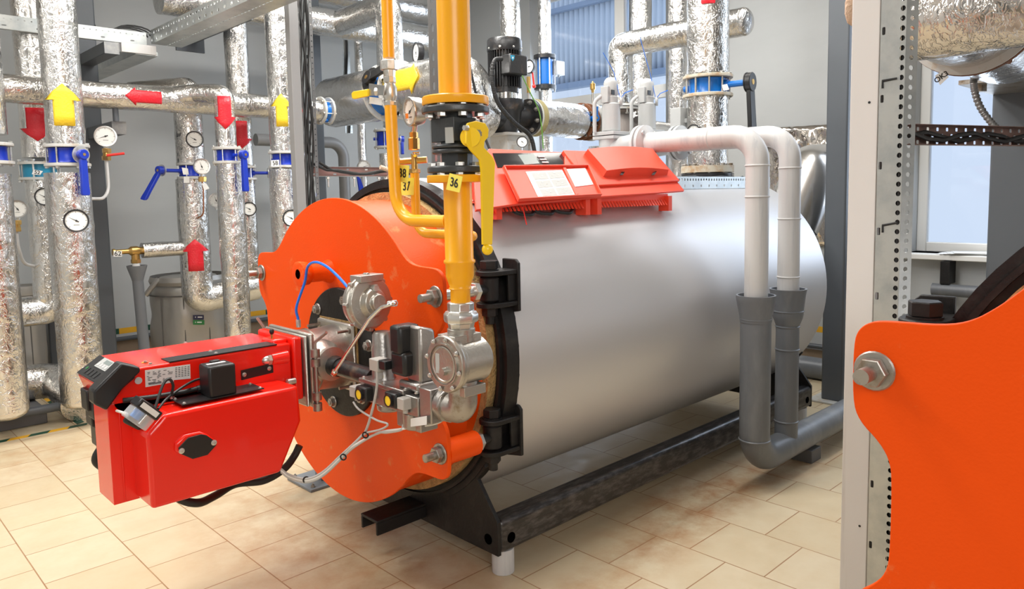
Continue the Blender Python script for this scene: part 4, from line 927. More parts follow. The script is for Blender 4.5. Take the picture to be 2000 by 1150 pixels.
# ================================================================== relief pipes and drains
def beads(b, p, d, r, k=.004):
    x, y, z = frame(d); b.lathe(Vector(p)-z*.005, d, [(0, r), (.003, r+k), (.007, r+k), (.010, r)], 28, caps=False)
RY = 1.77
RX1 = at(1478, 450, Y=RY).x; RX2 = at(1541, 450, Y=RY).x
def rz(y, x=1480): return at(x, y, Y=RY).z
for k, (X_, yt, yb, lab) in enumerate(((RX1, 278, 600, 'nearer light grey relief pipe bending down into the wide dark funnel'), (RX2, 285, 585, 'farther light grey relief pipe bending down into the narrower dark funnel'))):
    px = 1478 if k == 0 else 1541
    z1 = at(px, yt, Y=RY).z; zt_ = 1.76 if k == 0 else 1.775; r = .056 if k == 0 else .055
    p = thing('relief_pipe', lab, 'pipe', (X_, RY, at(px, yb, Y=RY).z))
    b = B(); b.tube([(X_, 2.42, zt_), (X_, RY, zt_), (X_, RY, at(px, yb, Y=RY).z)], r, 28, .13)
    beads(b, (X_, 2.02, zt_), (0, 1, 0), r, .0025)
    for yy_ in ((323, 384) if k == 0 else (328, 427, 540)): beads(b, (X_, RY, at(px, yy_, Y=RY).z), (0, 0, 1), r)
    obj('pipe', b, 'relief_grey', p)
    b = B(); b.lathe((X_, 2.40, zt_), (0, 1, 0), [(0, .06), (.015, .09), (.017, .098), (.034, .098), (.036, .08), (.045, .08), (.047, .098), (.064, .098), (.066, .09), (.075, .06)], 36); fo = obj('flange', b, 'valve_grey' if k else 'relief_grey', p)
    for q in range(4): a = q*PI/2+.8; bb = B(); bb.hex((X_+.078*math.cos(a), 2.405, zt_+.078*math.sin(a)), (0, -1, 0), .012, .01); obj('flange_bolt', bb, 'valve_grey', p)
    # safety valve
    Y_ = 2.66; svv = thing('safety_valve', ('grey spring safety valve nearer the pump, with lever cap' if k == 0 else 'grey spring safety valve nearer the tall supply pipe, with lever cap'), 'safety valve', (X_, Y_, 1.5))
    zf = at(1187 if k == 0 else 1270, 268 if k == 0 else 265, Y=Y_).z
    b = B(); b.cyl((X_, Y_, 1.55), (X_, Y_, zf), .07, n=32); b.tube([(X_, Y_, zt_-.02), (X_, 2.46, zt_)], .06, 24); b.lathe((X_, Y_, 1.555), (0, 0, 1), [(0, .11), (.02, .11)], 32)
    b.box((X_-.075, Y_-.075, zf-.012), (X_+.075, Y_+.075, zf+.005)); b.box((X_-.075, Y_-.075, zf+.01), (X_+.075, Y_+.075, zf+.03))
    b.lathe((X_, Y_, zf+.035), (0, 0, 1), [(0, .053), (.15, .051), (.155, .04), (.19, .04), (.192, .036), (.21, .041), (.265, .041), (.28, .037), (.295, .024), (.3, .005)], 32)
    b.box((X_-.055, Y_-.02, zf+.19), (X_-.03, Y_+.03, zf+.28))
    body = obj('valve_body', b, 'valve_grey', svv, bevel=.002)
    b = B(); b.tube([(X_-.05, Y_+.03, zf+.23), (X_-.085, Y_+.05, zf+.2), (X_-.085, Y_+.05, zf+.03)], .011, 12, .04); obj('hand_lever', b, 'valve_grey', svv)
    b = B(); b.ring((X_+.03, Y_-.04, zf+.2), (.5, -.8, 0), .014, .028, .014, 24); obj('cam', b, 'valve_grey', svv)
    obj('cap_window', B().box((X_-.045, Y_-.036, zf+.232), (X_-.018, Y_-.041, zf+.258)), 'black_plastic', svv)
    b = B(); w0 = Vector((X_+.02, Y_-.05, zf+.21)); b.tube([w0, w0+Vector((.0, -.03, .03)), w0+Vector((.05, -.05, .05))], .0022, 6) ; b.tube([w0, w0+Vector((-.03, .02, .15)), w0+Vector((-.1, .04, .35 if k else .25))], .002, 6, .1); obj('seal_wire', b, 'cable_blue', svv)
# drains
DZ = .145; dr1 = thing('drain_pipe', 'dark grey plastic drain pipe with two funnels, bending along the floor', 'drain pipe', (3.7, RY, 0))
def dz(px, y): return at(px, y, Y=RY).z
f1, f1b, f2 = dz(1484, 575), dz(1484, 622), dz(1541, 563)
b = B(); b.tube([(RX1, RY, f1b), (RX1, RY, DZ), (5.2, RY, DZ)], .074, 32, .15); beads(b, (RX1, RY, dz(1484, 852)), (0, 0, 1), .074); beads(b, (RX1, RY, dz(1484, 620)), (0, 0, 1), .074)
b.lathe((RX1, RY, f1b-.01), (0, 0, 1), [(0, .076), (.03, .078), (f1-f1b-.02, .092), (f1-f1b, .095), (f1-f1b+.012, .095), (f1-f1b+.012, .086), (.05, .07)], 32, caps=False)
obj('pipe', b, 'drain_grey', dr1)
b = B(); r2_ = .059; b.cyl((RX2, RY, DZ), (RX2, RY, dz(1541, 634)), r2_, n=28)
for yy_ in (636, 680, 818): beads(b, (RX2, RY, dz(1541, yy_)), (0, 0, 1), r2_)
z6 = dz(1541, 634); b.lathe((RX2, RY, z6), (0, 0, 1), [(0, r2_), (.04, .074), (.06, .078), (dz(1541, 603)-z6, .079), (f2-z6-.03, .088), (f2-z6, .094), (f2-z6, .084), (.05, .06)], 32, caps=False); beads(b, (RX2, RY, dz(1541, 606)), (0, 0, 1), .078)
obj('branch', b, 'drain_grey', dr1)
pb = obj('pipe_support', B().box((3.9, RY-.06, 0), (4.02, RY+.06, .072)), 'plinth_grey', bevel=.004); tag(pb, 'small dark grey block under the floor drain pipe', 'support')
# ================================================================== supply pipe on the boiler
SX, SY = 4.38, 2.655
def sz(y): return at(1383, y, X=SX).z
def foil_pipe(label, pts, r, m='foil', fil=.12, seed=0, seams=(), n=28, name='insulated_pipe', group=None, caps=True, lump=.004, cat='pipe'):
    b = B(); b.tube(pts, r, n, fil, step=.035, lump=lump, seams=seams, seed=seed, caps=caps)
    xs = [Vector(p) for p in pts]; base = Vector((xs[0].x, xs[0].y, min(p.z for p in xs)))
    t = thing(name, label, cat, base, group); obj('foil_jacket', b, m, t, ang=80); return t
def arrow(parent, base, axis, radial, r, L, w_, m, head=.38, k=2.0):
    """flow arrow lying on a round pipe; base = tail on the axis"""
    a = Vector(axis).normalized(); rd = Vector(radial); rd = (rd-a*rd.dot(a)).normalized(); s_ = a.cross(rd); b = B(); base = Vector(base); rows = []
    hl = L*head
    for t, hw in ((0, w_/2), (L*.25, w_/2), (L*.5, w_/2), (L-hl, w_/2), (L-hl+.0005, w_/2*k), (L-hl*.5, w_/2*k*.5), (L, .002)):
        rows.append([b.v(base+a*t+(rd*math.cos(q*hw/r/4)+s_*math.sin(q*hw/r/4))*(r+.0065)) for q in range(-4, 5)])
    for p, q in zip(rows, rows[1:]):
        for i in range(8): b.f([p[i], p[i+1], q[i+1], q[i]])
    return obj('flow_arrow', b, m, parent, solid=.001)
cam_dir = lambda p: (Vector((0, 0, EYE))-Vector(p)).normalized()
def valve(label, c, axis, r, side, body='blue', fm='flange_grey', gap=.06, lever='lever', lm='blue', nb=6, leverdir=(0, 0, -1), leverlen=.17, group=None, ft=.02, slen=.1, fr=1.35, disc=True, bm_='zinc'):
    """butterfly valve between two flanges; side = direction the spindle points"""
    c = Vector(c); a = Vector(axis).normalized(); sd = Vector(side).normalized(); ld = Vector(leverdir).normalized()
    t = thing('butterfly_valve', label, 'valve', c - Vector((0, 0, r if abs(a.z) < .5 else gap)), group)
    for s_ in (-1, 1):
        b = B(); b.lathe(c+a*s_*gap, a*s_, [(-.0, r*fr-.003), (.003, r*fr), (ft-.003, r*fr), (ft, r*fr-.003)], 44); obj('flange', b, fm, t)
    b = B(); b.lathe(c-a*(gap-.004), a, [(0, r*1.0), (.01, r*.96), (2*gap-.018, r*.96), (2*gap-.008, r*1.0)], 36); b.cyl(c-sd*(r*1.35), c+sd*(r+slen), r*.16, n=16); b.cyl(c+sd*(r*.9), c+sd*(r*1.15), r*.26, n=16)
    obj('valve_body', b, body, t)
    x, y, z = frame(a)
    for k in range(nb):
        q = 2*PI*k/nb+.3; p = c+(x*math.cos(q)+y*math.sin(q))*r*fr*.87; b = B(); hgt = gap+ft+.012
        b.cyl(p-a*hgt, p+a*hgt, r*.055, n=8); b.hex(p+a*(gap+ft), a, r*.12, .012); b.hex(p-a*(gap+ft), -a, r*.12, .012); obj('flange_bolt', b, bm_, t)
    e = c+sd*(r+slen)
    if disc: b = B(); b.lathe(e, sd, [(0, r*.5), (.006, r*.5)], 40); obj('notch_plate', b, 'zinc' if lm != 'black_plastic' else 'black_plastic', t)
    if lever:
        tr = sd.cross(ld).normalized(); w_ = .027 if lm != 'black_plastic' else .05; e2 = e+sd*.008; P = []
        prof = [(-.5, .9), (0, 1.1), (.4, .8), (.55, .6), (1.2, .75), (4.5, .8), (6.2, .95), (6.6, .75)]; k = leverlen/6.6
        pl = [e2+ld*(u*k)+tr*(v_*w_) for u, v_ in prof]+[e2+ld*(u*k)-tr*(v_*w_) for u, v_ in reversed(prof)]
        b = B(); b.prism(pl, sd*.028); b.cyl(e2-sd*.004, e2+sd*.034, w_*1.2, n=16); obj('lever', b, lm, t, bevel=.004)
        b = B(); b.cyl(e2+sd*.03, e2+sd*.036, w_*.35, n=12); obj('lever_screw', b, 'brass', t)
    return t
z1, z2 = sz(335), sz(192)
sp1 = foil_pipe('short foil-wrapped supply pipe standing on the black boiler flange', [(SX, SY, sz(334)), (SX, SY, sz(187))], .132, 'foil', seed=4)
b = B(); b.lathe((SX, SY, sz(337)), (0, 0, 1), [(0, .17), (sz(324)-sz(337), .17)], 48); obj('flange', b, 'flange_cream', sp1)
b = B(); b.lathe((SX, SY, 1.565), (0, 0, 1), [(0, .13), (sz(350)-1.565, .13), (sz(350)-1.563, .17), (sz(339)-1.565, .17)], 48); bs = obj('boiler_flange', b, 'pump_black', sp1)
bolts_ring('flange_bolt', (SX, SY, 0), .152, 10, .016, sz(362), sz(320), sp1, 'dull_steel')
sp2 = foil_pipe('thick foil-wrapped supply pipe rising from the blue valve to the ceiling', [(SX, SY, sz(146)), (SX, SY, 3.9)], .134, 'foil_b', seed=9, seams=(.27,), n=36)
arrow(sp2, (SX, SY, sz(-20)), (0, 0, -1), cam_dir((SX, SY, 3)), .134, sz(-20)-sz(16), .085, 'arrow_red', .0001, 1.0)
valve('blue butterfly valve with long black lever on the thick supply pipe', (SX, SY, (sz(192)+sz(147))/2), (0, 0, 1), .124, (.1, -1, .0), 'blue_body', 'flange_cream', (sz(150)-sz(180))/2, 'lever', 'black_plastic', 10, (0.12, 0, -1), .36, None, .02, .14, 1.3, True)
tg = tagplate('number_tag', 'small white tag hanging on the blue valve of the thick supply pipe', '', [(1410, 166), (1420, 164), (1424, 175), (1413, 177)], SX-.075, 'white', size=.02)
# ================================================================== flue
fu = thing('flue_duct', 'polished stainless flue bend behind the boiler', 'flue', (5.2, 2.45, .8))
b = B(); b.tube([(4.72, 2.56, 1.0), (5.05, 2.5, 1.02), (5.38, 2.42, 1.55), (5.42, 2.42, 1.62), (6.08, 2.42, 1.66)], .2, 44, .25); obj('duct', b, 'stainless', fu)
d_ = (Vector((5.38, 2.42, 1.62))-Vector((5.05, 2.5, 1.02))).normalized()
for q in (.12, .2): b = B(); b.lathe(Vector((5.05, 2.5, 1.02))+d_*q, d_, [(0, .215), (.004, .226), (.014, .226), (.018, .215)], 44, caps=False); obj('band', b, 'chrome', fu)
b = B(); P0, P1, P2, P3 = [at(x, y, X=XW-.03) for x, y in ((1474, 252), (1632, 242), (1632, 480), (1474, 480))]; n = 26; rows = []
for i in range(n+1):
    rows.append([b.v(P0.lerp(P1, i/n).lerp(P3.lerp(P2, i/n), j/n)+Vector((-.03*abs(noise.noise(Vector((i*.25, j*.25, 2)))), 0, 0))) for j in range(n+1)])
for i in range(n):
    for j in range(n): b.f([rows[i][j], rows[i+1][j], rows[i+1][j+1], rows[i][j+1]])
tag(obj('foil_panel', b, 'stainless_crinkle', solid=.002), 'crinkled shiny metal sheet on the wall behind the flue', 'wall panel')
# ================================================================== columns
def column(label, px, y, Yp, w_, z0=0, z1=ZC, base=True, X=None, depth=None):
    p = at(px, y, Y=Yp) if X is None else at(px, y, X=X); t = thing('steel_column', label, 'column', (p.x, p.y, z0)); dd = depth or w_
    obj('shaft', B().box((p.x-w_/2, p.y-dd/2, z0+.01), (p.x+w_/2, p.y+dd/2, z1)), 'column_grey', t, bevel=.012)
    if base: obj('base_plate', B().box((p.x-w_/2-.07, p.y-dd/2-.07, 0), (p.x+w_/2+.07, p.y+dd/2+.07, .014)), 'flange_grey', t, bevel=.003)
    return t, p
column('dark grey steel column between the boiler and the right window', 1637, 500, 2.13, .145)
tc1, pc = column('dark grey steel column behind the leftmost foil pipes', 185, 400, 6.65, .15)
column('dark grey steel column behind the perforated cable post', 614, 150, 6.75, .11)
column('dark grey steel column behind the lower left foil elbow', 108, 640, 7.1, .13)
cb_, pcb = column('broad grey box column in front of the right window', 2012, 300, 0, .24, X=4.6, base=False, depth=.3)
# white post with perforated channel at the right
PX = 2.2
wp_ = thing('white_post', 'tall off-white painted post at the right, beside the perforated channel', 'post', (PX, at(1685, 600, X=PX).y, 0))
yl, yr = at(1651, 600, X=PX).y, at(1706, 600, X=PX).y
obj('shaft', B().box((PX, yr, 0), (PX+.09, yl, ZC)), 'white_paint', wp_, bevel=.004)
for x, y in ((1698, 200), (1679, 1027)): c = at(x, y, X=PX); obj('screw_hole', B().cyl(c+Vector((.002, 0, 0)), c+Vector((-.001, 0, 0)), .0036, n=12), 'gloss_black', wp_)
pc_ = thing('perforated_channel', 'galvanised perforated cable channel standing beside the white post', 'channel', (PX, yr, 0))
ye = at(1755, 600, X=PX).y; w_ = yr-ye; pitch = .0262; n = int(ZC/pitch)
b = B(); ang_t = 0
def hol(i, j): return (.0075, .0065, True) if j == 3 else ((.011, .0045, False) if (j == 0 and i % 7 == 3) else None)
b.strip((PX-.004, yr-.002, 0), (0, 0, 1), (0, -1, 0), n, 4, pitch, (w_-.002)/4, hol); obj('web', b, 'galvanised', pc_, solid=.0015)
b = B(); b.strip((PX-.004, ye, 0), (0, 0, 1), (1, -.4, 0), n, 1, pitch, .045, lambda i, j: (.0068, .0085, True)); obj('side_flange', b, 'galvanised', pc_, solid=.0015)
b = B()
for k in range(4): b.tube([(PX+.008, yr-.012-.015*k+.003*math.sin(q+k), q*.25) for q in range(17)], .0078, 8, .05)
obj('cable', b, 'rubber', pc_)  # black strands added close behind the web to make its holes dark
for y in (158, 440): 
    c1, c2 = at(1724, y, X=PX-.006), at(1752, y-5, X=PX-.006); b = B(); b.tube([c1+Vector((0, 0, -.02)), c1, c2], .003, 6); tag(obj('cable_tie', b, 'black_plastic'), ('black cable tie on the upper part of the galvanised channel' if y < 200 else 'black cable tie halfway up the galvanised channel'), 'cable tie')
bl_ = obj('rag', B().ball(at(1664, 15, X=PX+.05), .02, 10, (1, 1, 2.6)), 'rope_white'); tag(bl_, 'frayed end of pale wrapping beside the top of the white post', 'wrapping')
# brown perforated cable channel at the right
z_ = at(1770, 264, X=2.3).z; A_ = at(1768, 264, X=2.3); Bq = at(2030, 287, Z=z_)
Bq = at(2030, 287, X=A_.x+.55); Bq.z = z_
ch = thing('cable_channel', 'brown perforated cable channel with black cables, running right from the white post', 'cable channel', (A_.x, A_.y, z_-.03))
du = (Bq-A_); du.z = 0; L = du.length; du.normalize(); n = int(L/.02)
b = B(); hch = .056; b.strip(A_-Vector((0, 0, hch/2))+Vector((0, 0, 0)), du, (0, 0, 1), n, 3, .02, hch/3, lambda i, j: (.0055, .0055, False) if (i+j) % 2 == 0 else None); obj('web', b, 'channel_brown', ch, solid=.0015)
nn_ = Vector((-du.y, du.x, 0)); nn_ = nn_ if nn_.dot(Vector((-1, -1, 0))) > 0 else -nn_
b = B(); 
for zt_ in (-hch/2, hch/2): b.prism([A_+Vector((0, 0, zt_)), A_+du*L+Vector((0, 0, zt_)), A_+du*L+nn_*.03+Vector((0, 0, zt_)), A_+nn_*.03+Vector((0, 0, zt_))], (0, 0, .0015))
obj('lip', b, 'channel_brown', ch)
b = B()
for k in range(2):
    b.tube([A_+du*(L*q/9)+nn_*(.012+.006*k)+Vector((0, 0, .013*math.sin(q*1.5+k*2.2)-.004)) for q in range(10)], .0065, 8, .05)
tag(obj('cable', b, 'rubber'), 'black cables lying in the brown perforated channel', 'cable')
# window sill papers, radiator pipe, bracket
b = B(); random.seed(5); pc0 = at(1815, 505, Z=WZ0+.002)
pt_ = thing('papers', 'loose pile of white papers on the right window sill', 'papers', (XW-.02, 1.62, WZ0+.001))
for k in range(6):
    b = B(); a = random.uniform(-.4, .4); c = Vector((XW-.0, 1.60-.05*k*.4, WZ0+.002+k*.003)); b.obox(c, ((math.cos(a), math.sin(a), 0), (-math.sin(a), math.cos(a), 0), (0, 0, 1)), .1, .15, .001); obj('sheet', b, 'paper', pt_)
def plain(nm, label, cat, b, m, group=None, **kw): return tag(obj(nm, b, m, **kw), label, cat, group)
yp = at(1830, 565, X=XW-.12)
plain('wall_pipe', 'grey horizontal pipe on the wall below the right window sill', 'pipe', B().cyl((XW-.12, -1, yp.z), (XW-.12, 1.75, yp.z), .045), 'drain_grey')
plain('pipe_bracket', 'black bracket under the right window sill', 'bracket', B().box((XW-.15, at(1849, 540, X=XW-.1).y-.03, yp.z+.046), (XW, at(1849, 540, X=XW-.1).y+.03, WZ0-.045)), 'black_paint')
plain('wall_pipe', 'thick dark grey pipe lying on the floor along the back wall', 'pipe', B().cyl((5.72, -1, .085), (5.72, 4.6, .085), .085), 'drain_grey')
plain('wall_pipe', 'thin dark pipe along the back wall above the skirting tiles', 'pipe', B().cyl((XW-.05, -1, .19), (XW-.05, 7.5, .19), .02), 'column_grey')
plain('wall_pipe', 'thin dark pipe along the left wall above the skirting tiles', 'pipe', B().cyl((X0+.5, YW-.06, .175), (6.0, YW-.06, .175), .022), 'column_grey')
# upper right: two big pipes, flange, conduit, tag
RX = 2.62
pa = [at(1785, 45, X=2.75), ]
zA = at(1800, 42, X=2.75).z; 
fp = foil_pipe('big foil-wrapped pipe across the upper right corner', [(2.75, at(1745, 42, X=2.75).y, zA), (2.75, -1.2, zA)], .125, 'foil_b', seed=12, n=40, lump=.006)
yB = at(1880, 80, X=3.2).y; zB_ = at(1900, 32, X=3.2).z
pq = thing('insulated_pipe', 'large foil pipe with rusty flange below the big pipe in the upper right corner', 'pipe', (3.2, yB, zB_-.2))
yB = at(1905, 40, X=3.15).y
b = B(); b.tube([(2.72, yB, zB_), (3.1, yB, zB_)], .2, 40, 0, step=.04, lump=.004, seed=3); b.tube([(3.16, yB, zB_), (3.62, yB, zB_)], .21, 40, 0, step=.04, lump=.004, seed=6); obj('foil_jacket', b, 'foil_smooth', pq, ang=80)
b = B(); b.lathe((3.09, yB, zB_), (1, 0, 0), [(0, .2), (.002, .228), (.02, .228), (.022, .2)], 56); b.lathe((3.12, yB, zB_), (1, 0, 0), [(0, .2), (.04, .2)], 56); obj('rusty_flange', b, 'rusty', pq)
b = B(); b.lathe((3.078, yB, zB_), (1, 0, 0), [(0, .205), (.002, .226), (.012, .226), (.013, .205)], 56); obj('flange', b, 'flange_grey', pq)
for k in range(12): a = 2*PI*k/12; b = B(); b.cyl((3.1, yB+.212*math.cos(a), zB_+.212*math.sin(a)), (3.17, yB+.212*math.cos(a), zB_+.212*math.sin(a)), .01, n=10); obj('flange_bolt', b, 'rusty', pq)
c = at(1955, 172, X=4.2); plain('pipe_bracket', 'dark steel bracket between the upper right pipes and the grey box column', 'bracket', B().box((3.9, c.y-.3, c.z), (4.5, c.y+.1, c.z+.02)).cyl((4.0, c.y+.04, c.z-.03), (4.0, c.y+.04, c.z), .03, n=6), 'dull_steel')
P = [at(x, y, X=3.6) for x, y in ((1902, 150), (1903, 175), (1914, 208), (1935, 238), (1958, 262))]
plain('flexible_conduit', 'ribbed flexible conduit hanging in front of the right window', 'conduit', B().tube(P, .012, 12, -1, step=.004, rfun=lambda L: .0135+.002*math.sin(L*900)), 'galv_dark', ang=80)
tagplate('number_tag', 'white tag reading OK3 hanging under the flange at the upper right', 'OK3', [(1826, 148), (1840, 138), (1853, 150), (1836, 166)], 2.85, 'white', size=.024)
# ================================================================== pump line
PY = 4.35; pz = at(1043, 230, Y=PY).z
PXc = at(987, 200, Y=PY).x
pump = thing('pump', 'black inline circulation pump with finned motor above the boiler', 'pump', (PXc, PY, pz-.16))
def ph(y, x=987): return at(x, y, Y=PY).z
xl, xr = at(948, 228, Y=PY).x, at(1036, 230, Y=PY).x
b = B(); b.lathe((PXc, PY, pz-.14), (0, 0, 1), [(0, .05), (.005, .09), (.06, .115), (.17, .13), (.19, .15), (.26, .15), (.265, .115)], 40)
b.lathe((PXc-.02, PY, pz-.02), (-1, 0, 0), [(0, .1), (PXc-.05-xl, .085)], 32); b.lathe((PXc+.02, PY, pz-.0), (1, 0, 0), [(0, .09), (.1, .085), (xr-PXc-.05, .085)], 32)
b.lathe((xl, PY, pz), (1, 0, 0), [(0, .145), (.03, .148), (.032, .1)], 44); b.lathe((xr-.005, PY, pz), (-1, 0, 0), [(0, .145), (.03, .148), (.032, .1)], 44)
obj('volute', b, 'pump_black', pump, ang=45)
for q in range(8):
    a = q*PI/4+.3; bolt('flange_bolt', (xr-.036, PY+.12*math.cos(a), pz+.12*math.sin(a)), (-1, 0, 0), .013, pump, length=.01)
b = B(); zt0 = pz+.12; b.lathe((PXc, PY, zt0), (0, 0, 1), [(0, .085), (ph(183)-zt0, .085), (ph(182)-zt0, .11), (ph(172)-zt0, .11)], 32); obj('lantern', b, 'pump_black', pump)
obj('coupling', B().cyl((PXc-.0, PY-.0, ph(196)), (PXc, PY, ph(178)), .092, n=28), 'chrome', pump)
b = B(); zm0, zm1 = ph(172), ph(100); b.cyl((PXc, PY, zm0), (PXc, PY, zm1), .105, n=32)
for k in range(36):
    a = 2*PI*k/36; e = Vector((math.cos(a), math.sin(a), 0)); t_ = Vector((-e.y, e.x, 0)); c0 = Vector((PXc, PY, 0))+e*.118
    b.obox(c0+Vector((0, 0, (zm0+zm1)/2)), (e, t_, (0, 0, 1)), .016, .0028, (zm1-zm0)/2)
mo = obj('motor', b, 'pump_black', pump)
b = B(); b.lathe((PXc, PY, ph(100)-.01), (0, 0, 1), [(0, .135), (.01, .14), (.085, .14), (.1, .13), (.102, .09)], 32); obj('fan_cover', b, 'pump_black', pump)
for q in range(4): screw('screw', (PXc+.138*math.cos(2.9+q*.8), PY+.138*math.sin(2.9+q*.8), ph(97)), (math.cos(2.9+q*.8), math.sin(2.9+q*.8), 0), .007, pump)
tbx = at(1008, 128, Y=PY-.17)
b = B(); b.box((tbx.x-.1, PY-.21, ph(146)-.03), (tbx.x+.09, PY-.1, ph(108)-.03)); tb = obj('terminal_box', b, 'pump_black', pump, bevel=.012)
b = B(); c = at(1001, 113, Y=PY-.212); b.prism([c+Vector((q[0]*.022, 0, q[1]*.022)) for q in ((-1, .9), (1, .9), (.8, -.2), (0, -1.1), (-.8, -.2))], (0, -.002, 0)); lg = obj('badge', b, 'arrow_logo', tb)
b = B(); b.prism([c+Vector((q[0]*.014, -.002, q[1]*.014)) for q in ((-.3, .6), (.7, .5), (.5, -.1), (0, -.7), (-.4, -.1))], (0, -.001, 0)); obj('badge_mark', b, 'white', tb)
P = [at(x, y, Y=PY-.24) for x, y in ((980, 115), (966, 118), (961, 140), (963, 170), (975, 205), (1005, 240), (1035, 265), (1045, 300))]
obj('conduit', B().tube(P, .014, 12, -1, step=.005, rfun=lambda L: .0165+.0022*math.sin(L*800)), 'rubber', pump, ang=80)
P = [at(x, y, Y=PY-.24) for x, y in ((1020, 148), (1035, 180), (1052, 215), (1058, 250), (1061, 290))]
obj('earth_wire', B().tube(P, .0045, 8, -1), 'earth', pump)
plain('pump_stand', 'grey steel stand under the black pump', 'stand', B().box((PXc-.13, PY-.15, pz-.165), (PXc+.13, PY+.15, pz-.145)).box((PXc-.08, PY-.1, .0), (PXc+.08, PY+.1, pz-.165)), 'flange_grey')
# line right of the pump
x1 = at(1054, 230, Y=PY).x; x2 = at(1128, 235, Y=PY).x; x3 = at(1143, 236, Y=PY).x
f = foil_pipe('foil-wrapped pipe between the black pump and the rusty blue valve', [(xr+.03, PY, pz), (x2, PY, pz)], .148, 'foil_smooth', seed=5, n=36)
obj('olive_end', B().lathe((xr+.012, PY, pz), (1, 0, 0), [(0, .14), (.0, .152), (.05, .154), (.05, .14)], 40), 'olive', f); obj('end_collar', B().lathe((xr-.004, PY, pz), (1, 0, 0), [(0, .15), (.016, .15)], 40), 'flange_grey', f)
valve('blue butterfly valve between rusty flanges right of the pump', ((x2+x3)/2+.03, PY, pz), (1, 0, 0), .125, (-.2, -1, .1), 'blue_body', 'rusty', .03, 'lever', 'blue_body', 8, (0, 0, 1), .1, None, .016, .02, 1.3, False)
f = foil_pipe('foil-wrapped pipe running from the rusty blue valve toward the window', [(x3+.09, PY, pz), (5.98, PY, pz)], .145, 'foil_smooth', seed=8, n=32)
obj('end_collar', B().lathe((x3+.075, PY, pz), (1, 0, 0), [(0, .165), (.02, .165)], 40), 'flange_grey', f)
# air vent, blue flow meter on a vertical pipe, thermometer
v0 = at(1158, 207, Y=PY+.0); vt = thing('air_vent', 'small brass air vent on a thin pipe above the pump line', 'air vent', (v0.x, PY, pz+.14))
ztv = at(1158, 162, Y=PY).z; b = B(); b.cyl((v0.x, PY, pz+.13), (v0.x, PY, at(1158, 180, Y=PY).z), .012, n=12); obj('riser', b, 'dull_steel', vt)
b = B(); b.lathe((v0.x, PY, at(1158, 181, Y=PY).z), (0, 0, 1), [(0, .012), (.02, .014), (.03, .024), (.08, .024), (.084, .012), (.1, .006)], 16); obj('vent_body', b, 'brass', vt)
VY = 4.95; vx = at(1064, 120, Y=VY).x
def vz(y): return at(1064, y, Y=VY).z
fm = foil_pipe('narrow foil riser carrying the blue flow meter', [(vx, VY, 1.7), (vx, VY, vz(177))], .062, 'foil', seed=21)
fm2 = foil_pipe('narrow foil pipe above the blue flow meter', [(vx, VY, vz(108)), (vx, VY, 3.9)], .062, 'foil', seed=22)
mt = thing('flow_meter', 'bright blue flow meter with a grey box, between black flanges', 'meter', (vx, VY, vz(178)))
b = B(); b.cyl((vx, VY, vz(165)), (vx, VY, vz(117)), .073, n=32); obj('meter_body', b, 'blue_body', mt)
for a_, c_ in ((177, 165), (117, 106)): b = B(); b.lathe((vx, VY, vz(a_)), (0, 0, 1), [(0, .07), (.01, .105), (vz(c_)-vz(a_)-.01, .105), (vz(c_)-vz(a_), .08)], 32); obj('flange', b, 'pump_black', mt)
for k in range(6): a = k*PI/3+.2; b = B(); b.cyl((vx+.092*math.cos(a), VY+.092*math.sin(a), vz(180)), (vx+.092*math.cos(a), VY+.092*math.sin(a), vz(106)), .007, n=8); obj('tie_rod', b, 'zinc', mt)
c = at(1088, 134, Y=VY-.05); b = B(); b.box((c.x-.055, c.y-.05, c.z-.065), (c.x+.055, c.y+.05, c.z+.065)); b.cyl((c.x-.03, c.y, c.z-.08), (c.x-.03, c.y, c.z-.06), .01, n=8); b.cyl((c.x+.02, c.y, c.z-.08), (c.x+.02, c.y, c.z-.06), .01, n=8); obj('transmitter_box', b, 'valve_grey', mt, bevel=.004)
gauge('thermometer below the black pump stand, beside the red panel', at(1020, 277, Y=PY-.3), (-.72, -.69, .0), .043, 'thermo', 2.2)
g = gauge('dark gauge with a red cock, half hidden behind the pump terminal box', at(1033, 130, Y=4.7), (-.97, -.05, 0), .06, 'pressure', 1.5, .035)
c = at(1032, 150, Y=4.7); b = B(); b.cyl(c, c+Vector((0, 0, -.14)), .018, n=10); obj('brass_cock', b, 'brass', g); b = B(); c2 = c+Vector((.03, -.02, .05)); b.tube([c2, c2+Vector((.02, 0, -.12))], .008, 8); b.ball(c2+Vector((.02, 0, -.13)), .018, 10); obj('cock_lever', b, 'red', g); obj('siphon', B().cyl(c+Vector((0, 0, -.14)), c+Vector((0, 0, -2.55)), .014, n=10), 'dull_steel', g)
# tall pipes near the window
def vpipe(label, px, y, w_, Yp, z0, z1, **k):
    p = at(px, y, Y=Yp); dep = (p-Vector((0, 0, EYE))).dot(AF); return foil_pipe(label, [(p.x, p.y, z0), (p.x, p.y, z1)], w_*dep/FPX/2, **k), p
vpipe('foil riser directly behind the black pump motor', 996, 40, 40, 5.0, .0, 3.9, seed=31)
t_, p_ = vpipe('foil riser left of the elbow pipe, in front of the window', 1251, 40, 44, at(1251, 40, X=5.75).y, .0, 3.9, seed=32)
t_, p_ = vpipe('foil riser between the elbow pipe and the thick supply pipe', 1325, 60, 40, at(1325, 60, X=5.75).y, .0, 3.9, seed=33, m='foil_b')
vpipe('pale foil riser low behind the pump line, left of the safety valves', 1175, 290, 52, at(1175, 290, X=5.5).y, .0, pz-.2, seed=34)
